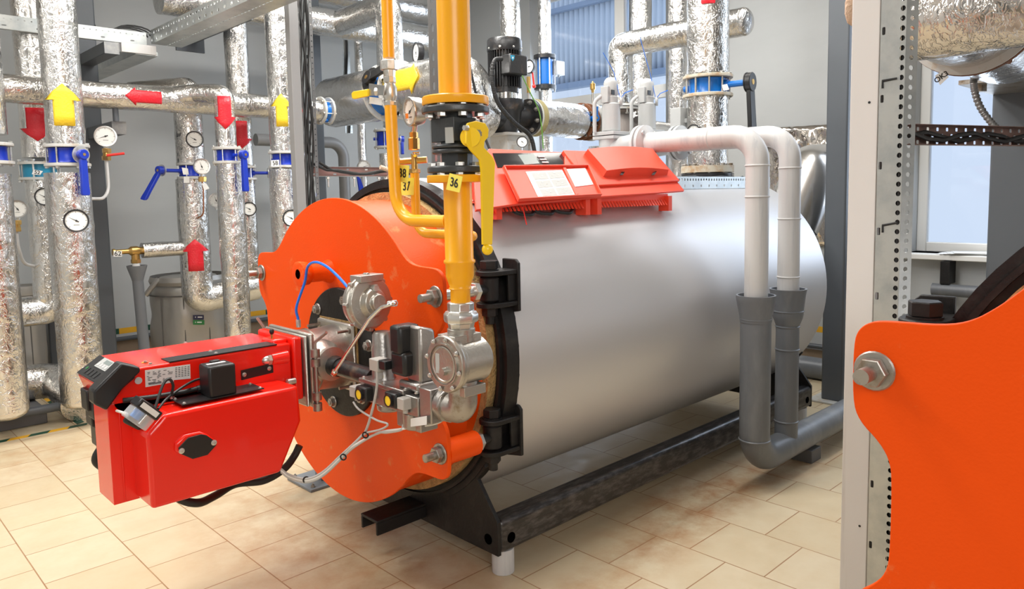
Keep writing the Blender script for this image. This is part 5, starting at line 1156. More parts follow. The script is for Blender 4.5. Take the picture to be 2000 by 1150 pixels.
# elbow pipe: from its low flange up, then across to the right
EYp = 3.75; e0 = at(1212, 160, Y=EYp); ez = at(1215, 90, Y=EYp).z
zfl = at(1215, 206, Y=EYp).z; rr_ = .098
ea = at(1440, 60, X=e0.x+.0)
ep = foil_pipe('foil elbow pipe crossing in front of the window behind the supply pipe', [(e0.x, EYp, zfl), (e0.x, EYp, ez), (e0.x, ea.y-.05, ez+.0)], rr_, 'foil', .05, seed=40, seams=(.9,), n=32)
b = B(); b.ball((e0.x, ea.y-.05, ez), rr_, 24, (1, .6, 1)); obj('end_cap', b, 'foil', ep, ang=80)
b = B(); b.lathe((e0.x, EYp, zfl-.04), (0, 0, 1), [(0, .15), (.015, .155), (.017, .12), (.022, .12), (.024, .155), (.04, .15)], 36); obj('flange', b, 'flange_grey', ep)
el2 = thing('check_valve', 'brown grey cast fitting with flanges under the foil elbow pipe', 'fitting', (e0.x, EYp, zfl-.4))
b = B(); b.lathe((e0.x, EYp, zfl-.4), (0, 0, 1), [(0, .11), (.1, .13), (.24, .12), (.33, .07), (.355, .13)], 32); b.lathe((e0.x+.05, EYp, zfl-.22), (1, -.3, 0), [(0, .09), (.12, .09), (.125, .14), (.15, .14)], 32); obj('cast_body', b, 'cast_brown', el2)
bolts_ring('flange_bolt', (e0.x, EYp, 0), .13, 6, .014, zfl-.08, zfl+.01, el2, 'dull_steel')
foil_pipe('foil-wrapped pipe end behind the safety valves', [(e0.x+.2, EYp, zfl-.22), (5.9, EYp, zfl-.24)], .125, 'foil_smooth', seed=41)
c = at(1327, 235, X=SX-.05); jb = plain('switch_box', 'small grey metal box beside the thick supply pipe', 'box', B().box((c.x-.05, c.y-.04, c.z-.08), (c.x+.05, c.y+.04, c.z+.08)).box((c.x, c.y-.25, c.z-.02), (c.x+.03, c.y, c.z+.01)), 'valve_grey', bevel=.004)
g = gauge('thermometer in front of the thick supply pipe, above the relief pipe', at(1355, 256, X=SX-.17), (-.72, -.69, .1), .043, 'thermo', -.2)
# cable tray on top of the boiler
tr = thing('cable_tray', 'galvanised perforated cable tray along the top of the silver boiler', 'cable tray', (4.0, 2.42, 1.5))
YT = 2.36; za, zc = at(1400, 368, Y=YT).z, at(1400, 345, Y=YT).z
b = B(); b.strip((3.3, YT, za), (1, 0, 0), (0, 0, 1), 48, 2, .0285, (zc-za)/2, lambda i, j: (.006, .007, False) if (j == 1 or i % 3 == 0) else None); obj('side', b, 'galvanised', tr, solid=.002)
b = B(); b.strip((3.3, YT, za+.004), (1, 0, 0), (0, 1, 0), 24, 3, .057, .07, lambda i, j: (.012, .006, False)); obj('bottom', b, 'galvanised', tr, solid=.002)
b = B()
for k in range(4): b.tube([(3.25+q*.1, YT+.03+.03*k+.015*math.sin(q*1.3+k), za+.03+.022*abs(math.sin(q*.9+k*1.7))+.008*k) for q in range(14)], .008, 8, .06)
plain('cable', 'black cables lying in the tray on top of the boiler', 'cable', b, 'rubber')
# ================================================================== left bank of foil pipes
YA, YH, YR = 5.5, 5.82, 6.15
def col_pipe(label, p_at, Yp, wpx, y0, y1, seed, m='foil', arr=None, extra_top=None, extra_bot=None, seams=(), group=None, n=30, lump=.0035):
    """upright foil pipe centred on pixel p_at, between the heights seen at rows y0 (top) and y1 (bottom)"""
    p = at(*p_at, Y=Yp); dep = (p-Vector((0, 0, EYE))).dot(AF); r = wpx*dep/FPX/2
    zt = at(p_at[0], y0, Y=Yp).z if y0 is not None else 3.92; zbm = at(p_at[0], y1, Y=Yp).z
    pts = [(p.x, Yp, zbm), (p.x, Yp, zt)]
    if extra_top: pts += [(p.x+e[0], Yp+e[1], zt+e[2]) for e in extra_top]
    if extra_bot: pts = [(p.x+e[0], Yp+e[1], zbm+e[2]) for e in extra_bot][::-1]+pts
    t = foil_pipe(label, pts, r, m, .06, seed, seams, n, lump=lump)
    if arr:
        up, ya, yb, w_, mm = arr
        za, zb_ = at(p_at[0], ya, Y=Yp).z, at(p_at[0], yb, Y=Yp).z; c = Vector((p.x, Yp, (za+zb_)/2))
        arrow(t, (p.x, Yp, min(za, zb_) if up else max(za, zb_)), (0, 0, 1 if up else -1), cam_dir(c)+Vector(arr_off), r, abs(za-zb_), w_, mm)
    return t, p, r
arr_off = (0, 0, 0)
VG = 'blue-levered valves on the foil pipes'
dn = (0, 0, -1); toC = Vector((-.55, -.8, 0))
def pvalve(label, p, Yp, yc, r, side, **k):
    z = at(k.pop('px'), yc, Y=Yp).z; return valve(label, (p.x, Yp, z), (0, 0, 1), r, side, **k)
# P0 leftmost
t, p0, r0 = col_pipe('upper length of the foil pipe at the left edge of the room', (-28, 284), YA, 76, None, 262, 50)
pvalve('blue butterfly valve cut off by the left edge', p0, YA, 300, r0*.95, toC, px=-26, fr=1.28, gap=.045, leverlen=.2)
t, p, r = col_pipe('foil pipe at the left edge, ending in a rounded cap just above the floor', (14, 790), YA, 74, 340, 800, 51, seams=(.9,))
b = B(); b.ball((p.x, YA, at(14, 800, Y=YA).z), r*1.0, 24, (1, 1, .55)); obj('end_cap', b, 'foil', t, ang=80)
# header at the foot of the leftmost pipes
zh = at(90, 742, Y=6.15).z; pl_ = at(40, 742, Y=6.15); pr_ = at(165, 742, Y=6.15)
foil_pipe('horizontal foil pipe low on the left, bending to the front toward the tall pipe', [(p.x, YA+.1, zh+.06), (p.x, 6.15, zh), (at(112, 742, Y=6.15).x, 6.15, zh), (at(150, 790, Y=YA+.1).x+.04, YA+.16, zh-.1)], .125, 'foil_b', .14, 52)
# P2
t, p2, r2_ = col_pipe('tall foil pipe with a big yellow arrow, upper length above the blue valve', (120, 150), YA, 68, None, 287, 53, arr=(True, 248, 168, .115, 'arrow_yellow'))
pvalve('blue butterfly valve with its lever down, on the tall pipe with the big yellow arrow', p2, YA, 304, r2_*.98, (.25, -.97, 0), px=130, gap=.05, leverlen=.26, fr=1.22, slen=.05)
t, p2b, r2b = col_pipe('tall foil pipe below the leftmost complete blue valve, reaching down beside the burner', (150, 600), YA, 78, 338, 780, 54, seams=(.62, 1.15))
b = B(); b.ball((p2b.x, YA, at(150, 780, Y=YA).z), r2b, 24, (1, 1, .5)); obj('end_cap', b, 'foil', t, ang=80)
# rear pipe 60
t, p6, r6 = col_pipe('rear foil pipe with a red arrow pointing down, second from the left edge', (62, 120), YR, 58, None, 308, 55, 'foil_b', arr=(False, 213, 277, .12, 'arrow_red'))
z = at(68, 334, Y=YR).z; cvv = thing('check_valve', 'teal check valve with tag 52 between grey flanges on the rear left pipe', 'valve', (p6.x, YR, z-.07))
b = B(); b.cyl((p6.x, YR, z-.045), (p6.x, YR, z+.045), r6*1.0, n=32); obj('valve_body', b, 'teal', cvv)
for s_ in (-1, 1): b = B(); b.lathe((p6.x, YR, z+s_*.045), (0, 0, s_), [(0, r6*1.3), (.018, r6*1.3)], 36); obj('flange', b, 'flange_grey', cvv)
bolts_ring('flange_bolt', (p6.x, YR, 0), r6*1.18, 6, .013, z-.08, z+.08, cvv)
tagplate('number_tag', 'white tag reading 52 on the teal check valve', '52', [(66, 331), (84, 334), (78, 342), (62, 340)], "%f" % (YR-r6*1.25), 'white', size=.035)
t, p6b, r6b = col_pipe('rear foil pipe with a thermometer, bending left at its foot', (92, 500), YR, 56, 350, 605, 56, 'foil', extra_bot=((-.55, 0, 0),))
# H180
zH = at(300, 193, Y=YH).z; xHl, xHr = at(-60, 180, Y=YH).x, at(622, 215, Y=YH).x
hd_ = foil_pipe('long horizontal foil pipe with a red arrow pointing left', [(xHl, YH, zH), (xHr, YH, zH)], .093, 'foil', 0, 57, (.9, 1.7, 2.4), n=32)
arrow(hd_, (at(307, 193, Y=YH).x, YH, zH), (-1, 0, 0), (-.25, -.9, -.02), .093, at(307, 193, Y=YH).x-at(236, 188, Y=YH).x, .085, 'arrow_red', .3, 1.55)
arrow(hd_, (at(582, 215, Y=YH).x, YH, zH), (-1, 0, 0), (-.25, -.9, -.02), .093, .2, .09, 'arrow_red', .3, 1.5)
st_ = at(226, 225, Y=YH); plain('support_stub', 'short steel leg under the long horizontal foil pipe', 'support', B().cyl((st_.x, YH, at(226, 237, Y=YH).z), (st_.x, YH, zH-.05), .02), 'column_grey')
# P440 front, with elbow from the horizontal pipe
p = at(437, 230, Y=YA)
t, p4, r4 = col_pipe('front foil pipe with a red arrow pointing down, bent out of the long horizontal pipe', (440, 240), YA, 39, 185, 290, 58, arr=(False, 190, 254, .09, 'arrow_red'), extra_top=((-.12, .2, .02), (-.24, YH-YA, .0)))
pvalve('blue butterfly valve with its lever down, below the front red arrow', p4, YA, 304, r4*1.0, (.3, -.95, 0), px=447, gap=.042, leverlen=.27, fr=1.4, slen=.08)
t, p4b, r4b = col_pipe('front foil pipe below the blue valve, running down behind the red burner', (457, 500), YA, 50, 318, 700, 59, seams=(.95, .5))
# P470 rear
t, p7, r7 = col_pipe('rear foil pipe that turns over into the upper horizontal pipe, with a red arrow', (464, 150), YR, 44, 52, 322, 60, 'foil_b', arr=(False, 238, 292, .11, 'arrow_red'), extra_top=((.0, -.0, .1), ))
pvalve('blue butterfly valve on the rear pipe, lever partly hidden by the yellow arrow pipe', p7, YR, 338, r7*.9, (.95, -.3, 0), px=482, gap=.04, leverlen=.2, fr=1.35, slen=.12, leverdir=(.35, -.1, -1))
t, p7b, r7b = col_pipe('slim rear foil pipe behind the front pipe, ending in an elbow', (484, 450), YR, 36, 352, 560, 61, 'foil_b')
# P545 front
t, p5, r5 = col_pipe('tall foil pipe with a yellow arrow pointing up, beside the cable post', (547, 150), YA, 50, None, 300, 62, arr=(True, 249, 186, .085, 'arrow_yellow'))
pvalve('blue butterfly valve tagged 58, beside the cable post', p5, YA, 312, r5*.9, (.45, -.9, 0), px=552, gap=.045, leverlen=.3, fr=1.3, slen=.1, leverdir=(.15, 0, -1))
tagplate('number_tag', 'white tag reading 58 on the blue valve beside the cable post', '58', [(530, 313), (545, 312), (545, 325), (530, 325)], "%f" % (YA-r5*1.25), 'white', size=.045)
t, p5b, r5b = col_pipe('tall foil pipe below the valve tagged 58, disappearing behind the orange door', (556, 420), YA, 52, 330, 640, 63, 'foil_b', seams=(.35,))
# P370 rear with tee
t, p3, r3 = col_pipe('foil pipe with a thermometer near its top, turned back at the top elbow', (368, 240), YR, 52, 185, 318, 64, 'foil_b', extra_top=((0, 0, .03), (-.32, .3, .0)))
pvalve('blue butterfly valve with its lever sticking out to the left', p3, YR, 334, r3*.85, (-.93, -.37, 0), px=372, gap=.045, leverlen=.26, fr=1.2, slen=.19, leverdir=(-.5, 0, -.85), disc=True)
t, p3b, r3b = col_pipe('foil pipe with a red arrow pointing up, ending above the soft grey bag', (382, 500), YR, 57, 350, 585, 65, 'foil', arr=(True, 527, 466, .115, 'arrow_red'), extra_bot=((.5, .02, .06),))
# branch 62
zb6 = at(310, 487, Y=YR).z
fb = foil_pipe('short horizontal foil branch leading to the brass drain valve tagged 62', [(at(277, 487, Y=YR).x, YR, zb6), (p3b.x-.05, YR, zb6)], .058, 'foil', 0, 66, n=24)
bv = thing('drain_valve', 'brass angle valve at the end of the short foil branch', 'valve', (at(262, 500, Y=YR).x, YR, zb6-.09))
cx = at(264, 490, Y=YR).x; b = B(); b.lathe((cx+.06, YR, zb6), (-1, 0, 0), [(0, .028), (.03, .03), (.05, .038), (.09, .036), (.11, .02), (.2, .018), (.205, .026), (.22, .026)], 20); b.cyl((cx, YR, zb6), (cx, YR, zb6-.075), .03, n=16); b.hex((cx, YR, zb6-.095), (0, 0, 1), .036, .03)
obj('valve_body', b, 'brass', bv); obj('outlet', B().lathe((cx, YR, zb6-.18), (0, 0, 1), [(0, .022), (.03, .022), (.035, .028), (.085, .028)], 20), 'white', bv)
tagplate('number_tag', 'white tag reading 62 on the brass drain valve', '62', [(222, 490), (238, 490), (238, 501), (222, 501)], "%f" % (YR-.03), 'white', size=.05)
fn = thing('drain_funnel', 'dark grey plastic funnel and drain tube under the valve tagged 62', 'drain', (cx+.01, YR, 0))
zf1, zf2 = at(264, 519, Y=YR).z, at(264, 545, Y=YR).z; b = B(); b.cyl((cx+.03, YR, 0), (cx+.005, YR, zf2), .04, n=24); b.lathe((cx+.005, YR, zf2-.01), (0, 0, 1), [(0, .042), (.015, .045), (zf1-zf2, .072), (zf1-zf2+.012, .074), (zf1-zf2+.012, .066), (.03, .03)], 28, caps=False); obj('tube', b, 'drain_grey', fn)
# thermometers and pressure gauges on the bank
fc = (-.25, -.97, .03)
GA = (
 ('black-rimmed thermometer low on the tall pipe below the big yellow arrow', 149, 431, 22, YA-.19, 'thermo', 2.1),
 ('black-rimmed thermometer on the rear left pipe, below the teal check valve', 87, 384, 17, YR-.19, 'thermo', 2.1),
 ('black-rimmed thermometer at the top of the pipe with the elbow turned back', 380, 272, 16, YR-.16, 'thermo', 2.1),
 ('black-rimmed thermometer on the slim rear pipe', 487, 408, 13.5, YR-.13, 'thermo', 2.1),
 ('black-rimmed thermometer beside the rounded top of the orange door', 569, 426, 16.5, YA-.17, 'thermo', 2.1))
for lab, x, y, rp, Yg, kd, an in GA:
    c = at(x, y, Y=Yg); dep = (c-Vector((0, 0, EYE))).dot(AF); gauge(lab, c, fc, rp*dep/FPX, kd, -1.05, .025)
GP = (
 ('white pressure gauge with a red-levered brass cock, next to the lower steel arm', 206, 266, 20, 5.75, 'steel'),
 ('white pressure gauge half hidden behind the leftmost foil pipe', 34, 408, 17, 5.95, 'steel'),
 ('white pressure gauge beside the blue lever that sticks out to the left', 394, 325, 15.5, 5.9, 'steel'),
 ('white pressure gauge peeking out behind the front foil pipe', 422, 391, 14, 6.3, 'steel'))
gs = []
for lab, x, y, rp, Yg, rm in GP:
    c = at(x, y, Y=Yg); dep = (c-Vector((0, 0, EYE))).dot(AF); gs.append((gauge(lab, c, fc, rp*dep/FPX, 'pressure', -1.9 if x == 206 else (-.6 if x == 34 else -.3), .03, rm, .02), c, Yg))
def riser(g, Yg, pts, y1, y2, x, lever, tube_m='relief_grey', r=.011):
    b = B(); a1, a2 = at(x, y1, Y=Yg), at(x, y2, Y=Yg); b.cyl(a2, a1, .024, n=12); b.hex(a2, (0, 0, 1), .03, .03); b.hex(a1-Vector((0, 0, .03)), (0, 0, 1), .03, .03); obj('brass_cock', b, 'brass', g)
    if lever: obj('cock_lever', B().tube([at(x, (y1+y2)/2+2, Y=Yg-.03), at(x+35, (y1+y2)/2-2, Y=Yg-.05)], .009, 8), 'red', g)
    obj('siphon_tube', B().tube([a2]+[at(px_, py_, Y=yy_) for px_, py_, yy_ in pts], r, 12, .12), tube_m, g)
riser(gs[0][0], 5.75, ((214, 388, 5.72), (170, 388, 5.55)), 290, 313, 208, True)
riser(gs[1][0], 5.95, ((35, 480, 5.95), (45, 515, 6.0), (68, 520, 6.12)), 430, 452, 32, False)
riser(gs[2][0], 5.9, ((397, 370, 5.9), (398, 420, 5.9), (385, 426, 6.0)), 345, 355, 395, False, 'copper', .006)
tagplate('paper_tag', 'small white tag under the pressure gauge by the blue lever', '', [(394, 358), (403, 358), (409, 368), (399, 372)], "5.86", 'white', size=.03)
tagplate('paper_tag', 'upper of two small white tags on the valve with the sideways blue lever', '', [(355, 327), (367, 329), (369, 341), (358, 341)], "%f" % (YR-.17), 'white', size=.03)
tagplate('paper_tag', 'lower of two small white tags on the valve with the sideways blue lever', '', [(359, 345), (370, 345), (370, 357), (359, 357)], "%f" % (YR-.17), 'white', size=.03)
# steel arms of the column, strut and tray at the upper left
YCc = pc.y
def arm(label, px0, py0, px1, py1, yn, hp):
    c = at((px0+px1)/2, (py0+py1)/2, Y=yn); w2 = abs(at(px1, py0, Y=yn).x-at(px0, py0, Y=yn).x)/2; h2 = abs(at(px0, py0, Y=yn).z-at(px0, py1, Y=yn).z)/2
    t = thing('steel_arm', label, 'bracket', (c.x, YW-.1, c.z-h2)); obj('beam', B().box((c.x-w2, yn+.003, c.z-h2), (c.x+w2, YCc-.08, c.z+h2)), 'column_grey', t, bevel=.004)
    obj('end_cap', B().box((c.x-w2, yn, c.z-h2), (c.x+w2, yn+.003, c.z+h2)), 'column_light', t); return c
mat('column_light', (.3, .31, .32), .5, 0, (30, .1, one), .5, ((.45, .45, .43), 12, .4, one))
c1 = arm('upper grey steel arm of the column, carrying the strut', 204, 82, 233, 105, 5.95, 0)
c2 = arm('lower grey steel arm of the column, beside the pressure gauge', 219, 237, 247, 262, 5.95, 0)
# long strut and tray
YS = 6.0; zs = at(200, 66, Y=YS).z; za_, zb_ = at(0, 36, Y=YS), at(295, 76, Y=YS)
ss = thing('perforated_strut', 'galvanised perforated strut running from the left edge to the slanting cable tray', 'strut', ((za_.x+zb_.x)/2, YS, zs-.03))
b = B(); n = int((zb_.x-za_.x+.4)/.04); b.strip((za_.x-.4, YS, zs-.045), (1, 0, 0), (0, 0, 1), n, 2, .04, .045, lambda i, j: (.005, .003, True) if j == 1 else ((.014, .005, False) if i % 5 == 0 else None)); obj('web', b, 'galvanised', ss, solid=.002)
b = B(); b.box((za_.x-.4, YS, zs+.045), (zb_.x, YS+.03, zs+.047)); b.box((za_.x-.4, YS, zs-.047), (zb_.x, YS+.03, zs-.045)); obj('lip', b, 'galvanised', ss)
ty_ = thing('cable_tray', 'galvanised perforated cable tray slanting across the upper left', 'cable tray', (zb_.x, 5, zs))
xt = zb_.x; zt_ = zs+.02; n = int((YS-3.2)/.05)
b = B(); b.strip((xt, YS, zt_-.05), (0, -1, 0), (0, 0, 1), n, 2, .05, .05, lambda i, j: ((.012, .01, False) if i % 2 == j else ((.007, .006, True) if j == 1 else None))); obj('side', b, 'galvanised', ty_, solid=.002)
b = B(); b.strip((xt, YS, zt_-.05), (0, -1, 0), (1, 0, 0), n, 3, .05, .075, lambda i, j: (.016, .005, False) if j == 1 else None); obj('bottom', b, 'galvanised', ty_, solid=.002)
b = B(); b.strip((xt+.225, YS, zt_-.05), (0, -1, 0), (0, 0, 1), n, 2, .05, .04, lambda i, j: (.01, .004, False) if i % 2 else None); obj('side', b, 'galvanised', ty_, solid=.002)
ty2 = thing('cable_tray', 'second slimmer cable tray farther back under the slanting tray', 'cable tray', (xt, 6.8, zt_-.25))
q1 = at(185, 140, Y=6.95); q2 = at(272, 97, Y=YS+.02); b = B(); b.box((q2.x-.0, 6.1, zt_-.12), (q2.x+.16, 7.7, zt_-.09)); b.box((q2.x, 6.1, zt_-.09), (q2.x+.004, 7.7, zt_-.05)); obj('channel', b, 'galvanised', ty2)
obj('white_liner', B().box((c1.x+.06, 5.93, c1.z-.02), (c1.x+.3, 5.96, c1.z+.045)), 'white_paint', ty2)
qa = at(372, 87, Y=6.6); t = thing('steel_arm', 'dark steel arm with an end plate under the slanting cable tray', 'bracket', (qa.x, 6.8, qa.z))
obj('beam', B().box((qa.x-.05, 5.5, qa.z+.02), (qa.x+.05, 6.6, qa.z+.1)), 'column_grey', t); obj('end_plate', B().box((qa.x-.12, 6.6, qa.z-.06), (qa.x+.12, 6.62, qa.z+.07)), 'column_grey', t)
b = B(); b.tube([at(142, 0, Y=6.6), at(172, 30, Y=6.6), at(186, 55, Y=6.6), at(180, 85, Y=6.6), at(168, 95, Y=6.6), at(160, 68, Y=6.6)], .008, 8, -1); plain('black_cable', 'thin black cable looping down behind the tall pipe at the upper left', 'cable', b, 'rubber')
b = B(); c = at(258, 66, Y=YS+.0)
for k in range(3): b.tube([c+Vector((.13*math.cos(a)+.02*k, .06, .05*math.sin(a)+.012*k)) for a in [PI*i/8 for i in range(9)]], .006, 8)
plain('coiled_cable', 'small coil of black cable on the end of the perforated strut', 'cable', b, 'rubber')
# upper horizontal foil pipe and its drop into the header
HX = 3.75; zU = at(610, 38, Y=YR).z; yd = at(762, 110, X=HX).y
foil_pipe('upper horizontal foil pipe that bends forward and drops into the header', [(p7.x-.1, YR, zU), (HX+.02, YR, zU), (HX, yd, zU+.0), (HX, yd, 2.5)], .112, 'foil', .07, 70, (1.7,), n=32)
foil_pipe('big foil duct at the top edge, above the slanting tray', [(at(310, 5, Y=6.4).x+.0, 6.4, at(340, 5, Y=6.4).z+.02), (at(470, 8, Y=6.4).x, 6.4, at(340, 5, Y=6.4).z+.04), (5.2, 6.4, at(340, 5, Y=6.4).z+.04)], .13, 'foil', .1, 71)
zq = at(790, 12, Y=6.9).z; foil_pipe('foil pipe along the ceiling line behind the thin yellow pipe', [(3.4, 6.9, zq), (5.2, 6.9, zq), (5.75, 6.9, zq)], .15, 'foil_smooth', .1, 72)
t, _ = vpipe('thin foil riser between the cable post and the header', 700, 100, 16, 6.95, 0, 3.3, seed=73)
q = at(677, 130, Y=7.2); perf = thing('perforated_strut', 'short perforated strut on the wall beside the thin foil riser', 'strut', (q.x, 7.2, 2.2)); b = B(); b.strip((q.x-.045, 7.2, 2.2), (0, 0, 1), (1, 0, 0), 40, 3, .04, .03, lambda i, j: (.007, .004, True) if j != 1 else None); obj('web', b, 'galvanised', perf, solid=.002)
b = B(); b.tube([(q.x-.01+.012*math.sin(k), 7.18, 2.2+k*.12) for k in range(14)], .012, 8, .05); obj('cable', b, 'rubber', perf)
# header to the pump
zHd = 2.38; y1 = at(650, 190, X=HX).y; y2 = at(752, 180, X=HX).y; y3 = at(788, 175, X=HX).y
hA = foil_pipe('thick foil header, far part left of the black-levered valve', [(HX, y1-.02, zHd), (HX, y2, zHd)], .225, 'foil_smooth', 0, 74, n=40)
b = B(); b.ball((HX, y1-.02, zHd), .225, 28, (1, .45, 1)); obj('end_cap', b, 'foil_smooth', hA, ang=80)
valve('black-levered butterfly valve in the thick foil header, behind the small gas ball valve', (HX, (y2+y3)/2, zHd), (0, 1, 0), .2, (-1, .0, .35), 'blue_body', 'flange_grey', abs(y2-y3)/2-.03, 'lever', 'black_plastic', 8, (0, -1, .2), .3, None, .016, .05, 1.22, True)
hB = foil_pipe('thick foil header with a yellow arrow, bending into the black pump', [(HX, y3, zHd), (HX, PY, zHd), (HX+.03, PY, pz), (xl-.02, PY, pz)], .2, 'foil', .16, 75, n=40)
ya, yb = at(790, 180, X=HX).y, at(841, 160, X=HX).y
arrow(hB, (HX, at(789, 175, X=HX).y, zHd+.01), (0, -1, 0), (-1, -.1, .12), .205, ya-yb+.12, .17, 'arrow_yellow', .25, 1.5)
obj('end_collar', B().lathe((xl-.03, PY, pz), (1, 0, 0), [(0, .16), (.02, .16)], 40), 'flange_grey', hB)
# link valve between the long pipe and the header
vx_ = at(633, 218, Y=YH).x
valve('small blue valve linking the long horizontal pipe to the header', (vx_, YH, zH), (1, 0, 0), .085, (0, -.3, -1), 'blue_body', 'flange_grey', .03, None, 'blue', 6, (0, 0, 1), .1, None, .02, .02, 1.4, False)
# gauge on the far side of the header
gauge('dark gauge standing on edge above the header', at(812, 103, Y=5.1), (-.95, .3, 0), .085, 'pressure', 0, .05, 'pump_black', .06)
# ladder of cables behind the boiler door
LYp = 4.4; lx = at(592, 200, Y=LYp).x
cl = thing('cable_post', 'tall perforated steel post carrying black cables, behind the boiler door', 'cable post', (lx, LYp, 0))
wa, wb, wc = at(572, 200, Y=LYp).x, at(590, 200, Y=LYp).x, at(613, 200, Y=LYp).x
obj('square_tube', B().box((wa, LYp, 0), (wb, LYp+.06, ZC)), 'flange_plain', cl, bevel=.003)
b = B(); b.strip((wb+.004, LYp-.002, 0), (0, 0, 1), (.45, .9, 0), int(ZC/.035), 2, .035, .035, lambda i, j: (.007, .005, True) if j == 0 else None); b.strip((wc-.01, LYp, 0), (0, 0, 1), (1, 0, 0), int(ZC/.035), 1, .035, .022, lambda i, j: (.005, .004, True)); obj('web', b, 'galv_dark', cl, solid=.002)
b = B(); b.strip((wb+.02, LYp+.07, 0), (0, 0, 1), (1, 0, 0), int(ZC/.07), 2, .07, .045, lambda i, j: (.012, .006, False)); obj('web', b, 'galvanised', cl, solid=.002)
b = B(); random.seed(9)
for k in range(6):
    xk = wb+.015+.011*k; b.tube([(xk+.012*math.sin(z_*2.1+k*1.3), LYp+.015+.01*math.cos(z_*1.7+k), z_*.2) for z_ in range(0, 20)], .0075, 8, .05)
plain('cable_bundle', 'bundle of black cables hanging on the tall cable post', 'cables', b, 'rubber')
# pinkish channel leaving the post to the right
zc_ = at(690, 323+12, Y=LYp).z; xa_ = at(617, 334, Y=LYp).x; xb_ = at(775, 334, Y=LYp).x+.15
cc = thing('cable_channel', 'reddish brown cable channel running right from the tall cable post', 'cable channel', ((xa_+xb_)/2, LYp, zc_-.03))
hh = abs(at(690, 325, Y=LYp).z-at(690, 344, Y=LYp).z)/2
b = B(); b.strip((xa_, LYp+.06, zc_-hh), (1, 0, 0), (0, 0, 1), int((xb_-xa_)/.05), 2, .05, hh, lambda i, j: (.013, .005, False) if (i+j) % 3 == 0 else None); obj('web', b, 'channel_pink', cc, solid=.002)
b = B(); b.box((xa_, LYp, zc_-hh), (xb_, LYp+.06, zc_-hh+.002)); b.box((xa_, LYp+.045, zc_+hh), (xb_, LYp+.06, zc_+hh+.002)); obj('lip', b, 'galvanised', cc)
for k in range(3): xk = xa_+.1+k*.2; b = B(); b.cyl((xk, LYp+.02, zc_-hh-.07), (xk, LYp+.02, zc_-hh), .006, n=8); b.hex((xk, LYp+.02, zc_-hh-.015), (0, 0, 1), .014, .01); obj('threaded_stud', b, 'zinc', cc)
b = B()
for k in range(2): b.tube([(xa_+.04*k+i*(xb_-xa_)/9, LYp+.02, zc_-hh+.03+.014*math.sin(i*1.1+k)+(.05 if i == 0 else 0)) for i in range(10)], .009, 8, .06)
plain('cable', 'black cables lying in the reddish brown channel', 'cable', b, 'rubber')
b = B(); c = at(757, 332, Y=4.38); b.cyl(c+Vector((-.06, 0, .02)), c+Vector((.06, -.02, -.02)), .016, n=12); b.cyl(c+Vector((0, 0, -.05)), c+Vector((.08, -.02, -.055)), .016, n=12); plain('conduit_ends', 'pale plastic conduit ends at the right end of the reddish channel', 'conduit', b, 'rope_white')
# drain bend on the left wall, white box, small valve
zg = at(560, 275, Y=6.9).z; yg = 6.9
b = B(); xg = at(671, 300, Y=yg).x; b.tube([(at(500, 290, Y=yg).x, yg, zg), (xg, yg, zg), (xg, yg, .0)], .058, 24, .16); plain('drain_pipe', 'grey plastic pipe bending down behind the reddish cable channel', 'drain pipe', b, 'drain_mid')
t = col_pipe('slim rear foil pipe behind the small gas valve', (757, 380), 6.2, 28, 300, 1000, 77, n=20)
pvalve('far blue valve half hidden by the thin yellow pipe', t[1], 6.2, 272, .09, (.9, -.4, 0), px=762, gap=.07, leverlen=.15, fr=1.3, slen=.05)
t = col_pipe('slim rear foil pipe dropping from the header to the far blue valve', (762, 240), 6.2, 28, 235, 258, 78, n=20)
gg3 = gauge('white pressure gauge just above the reddish cable channel', at(711, 326, Y=6.4), fc, .068, 'pressure', 1.2, .03, 'steel', .02)
obj('riser', B().cyl((gg3.location.x, 6.42, 0), (gg3.location.x, 6.42, gg3.location.z-.01), .02, n=14), 'relief_grey', gg3)
lv2 = B(); P = [at(x, y, Y=6.38) for x, y in ((697, 340), (705, 350), (710, 365), (710, 376), (703, 378), (701, 365))]; lv2.prism(P, (0, .02, 0)); plain('blue_lever', 'blue valve lever hanging below the reddish cable channel', 'lever', lv2, 'blue', bevel=.004)
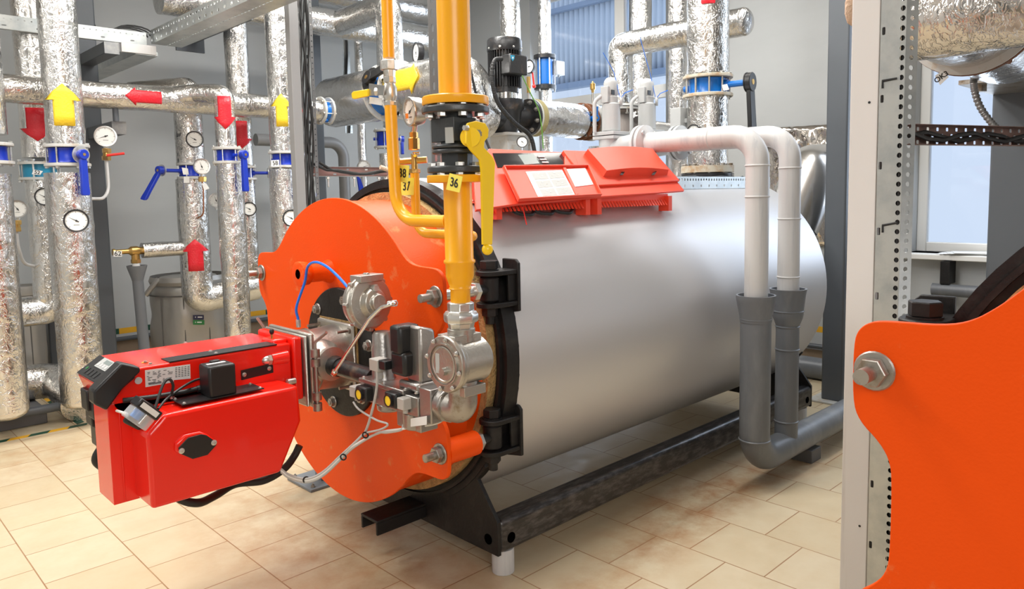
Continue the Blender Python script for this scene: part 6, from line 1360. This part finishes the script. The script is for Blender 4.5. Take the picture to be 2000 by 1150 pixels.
# soft bags, plinth, floor tape
def bag(label, px, w_, Yp, yt, seed):
    c = at(px, 600, Y=Yp); dep = (c-Vector((0, 0, EYE))).dot(AF); R_ = w_*dep/FPX/2; zt = at(px, yt, Y=Yp).z
    t = thing('insulation_cover', label, 'cover', (c.x, Yp, 0)); b = B(); n = 64; rows = []; m = 28
    for i in range(m+1):
        f = i/m; z = zt*f; prof = .93+.07*math.sin(PI*f) if f < .9 else .95-.25*(f-.9)/.1
        rows.append([b.v((c.x+math.cos(a)*R_*prof*(1+.07*noise.noise(Vector((math.cos(a)*2, math.sin(a)*2, z*5+seed)))+.03*abs(math.sin(a*4+z*1.5))), Yp+math.sin(a)*R_*prof*(1+.05*noise.noise(Vector((math.cos(a)*2+5, math.sin(a)*2, z*5+seed)))+.03*abs(math.sin(a*4+z*1.5))), z)) for a in [2*PI*j/n for j in range(n)]])
    for p_, q_ in zip(rows, rows[1:]):
        for j in range(n): b.f([p_[j], p_[(j+1) % n], q_[(j+1) % n], q_[j]])
    b.f(rows[-1]); obj('cover', b, 'bag', t, ang=80)
    b = B(); b.lathe((c.x, Yp, zt*.82), (0, 0, 1), [(0, R_*1.03), (.006, R_*1.035), (.012, R_*1.03)], 48, caps=False)
    for a in (3.6, 4.2, 4.8): b.tube([(c.x+math.cos(a)*R_*1.02, Yp+math.sin(a)*R_*1.02, z) for z in (.02, zt*.4, zt*.82)], .005, 6)
    obj('seam', b, 'bag_dark', t); b = B(); b.lathe((c.x, Yp, zt*.93), (0, 0, 1), [(0, R_*.97), (.03, R_*1.0), (.07, R_*.96)], 40, caps=False)
    b.tube([(c.x-R_*.9, Yp-R_*.3, zt*1.0), (c.x-R_*1.1, Yp-R_*.4, zt*.93), (c.x-R_*1.25, Yp-R_*.35, zt*.85)], .022, 8); obj('gathered_rim', b, 'bag', t)
    return t, c, R_, zt
t, c, R_, zt = bag('soft grey quilted insulation cover with a small label, between the foil pipes', 372, 142, 6.75, 538, 1)
YL_ = c.y-R_*1.07
b = B(); b.prism([at(x, y, Y=YL_) for x, y in ((377, 615), (398, 615), (398, 624), (377, 624))], (0, -.003, 0)); la = obj('label_top', b, 'label_navy', t) if 'label_navy' in MT else None
if not la:
    mat('label_navy', (.02, .02, .07), .4); b = B(); b.prism([at(x, y, Y=YL_) for x, y in ((377, 615), (398, 615), (398, 624), (377, 624))], (0, -.003, 0)); la = obj('label_top', b, 'label_navy', t)
b = B(); b.prism([at(x, y, Y=YL_) for x, y in ((377, 625), (399, 625), (399, 634), (377, 634))], (0, -.003, 0)); obj('label_bottom', b, 'green', t)
b = B()
for x, y, w_ in ((386, 618, 9), (385, 628, 9), (381, 618, 1.5), (381, 628, 1.5)): b.prism([at(q, r_, Y=YL_-.003) for q, r_ in ((x, y), (x+w_, y), (x+w_, y+2.4), (x, y+2.4))], (0, -.001, 0))
obj('label_print', b, 'paper', la)
bag('brownish grey insulation cover behind the leftmost foil pipes', 45, 70, 6.9, 560, 7)
pb_ = at(96, 823, Z=0)
plain('plinth', 'low dark grey plinth under the leftmost foil pipes', 'plinth', B().box((-.6, 5.8, 0), (1.16, 7.2, .1)), 'plinth_grey', bevel=.006)
c = at(90, 798, Y=5.72); plain('floor_pipe', 'grey pipe along the front of the low plinth', 'pipe', B().cyl((-.5, 5.72, c.z), (1.75, 5.72, c.z), .03), 'column_grey')
def tape(nm, a, c, w_):
    b = B(); a, c, w_ = Vector(a), Vector(c), Vector(w_); n = int((c-a).length/.11); d = (c-a)/n; s_ = d*.25
    for i in range(n):
        b.mi = i % 2; P = [a+d*i, a+d*(i+1), a+d*(i+1)+w_+s_, a+d*i+w_+s_]; b.hexa(P+[p_+Vector((0, 0, .0012)) for p_ in P])
    return struct(obj(nm, b, ['stripe_green', 'stripe_yellow'], flat=True))
tape('trim_3', (-1.5, 5.54, .0004), (1.33, 5.54, .0004), (0, .05, 0)); tape('trim_4', (1.29, 5.6, .0004), (1.29, 7.0, .0004), (.05, 0, 0))
# base plate of a strut behind the door
ps = thing('strut_foot', 'grey steel foot plate with a short post on the floor behind the burner', 'foot plate', (1.9, 3.5, 0))
b = B(); b.box((1.80, 3.37, 0), (2.05, 3.62, .014)); obj('base_plate', b, 'steel_blue', ps, bevel=.002)
obj('post', B().box((1.9, 3.44, .014), (1.96, 3.5, .8)), 'steel_blue', ps)
for q_ in ((1.83, 3.4), (2.02, 3.4), (1.83, 3.59)): bolt('anchor_bolt', (q_[0], q_[1], .014), (0, 0, 1), .008, ps, length=.006)

# groups of look-alike things
for o in C.objects:
    if o.parent or 'label' not in o or o.get('group'): continue
    n_ = o.name.split('.')[0]
    g_ = {'thermometer': 'round thermometers on the pipes', 'pressure_gauge': 'round pressure gauges', 'butterfly_valve': 'butterfly valves between flanges', 'insulated_pipe': 'foil-wrapped pipes', 'relief_pipe': 'light grey relief pipes', 'safety_valve': 'grey safety valves', 'boiler': 'silver boilers with orange doors', 'number_tag': 'number tags', 'steel_column': 'dark grey steel columns', 'gas_bypass_pipe': 'thin yellow gas pipes', 'perforated_strut': 'perforated struts', 'steel_arm': 'grey steel arms', 'paper_tag': 'small white valve tags', 'cable_tie': 'black cable ties on the channel', 'wall_pipe': 'pipes along the walls', 'insulation_cover': 'soft grey insulation covers'}.get(n_)
    if g_: o['group'] = g_
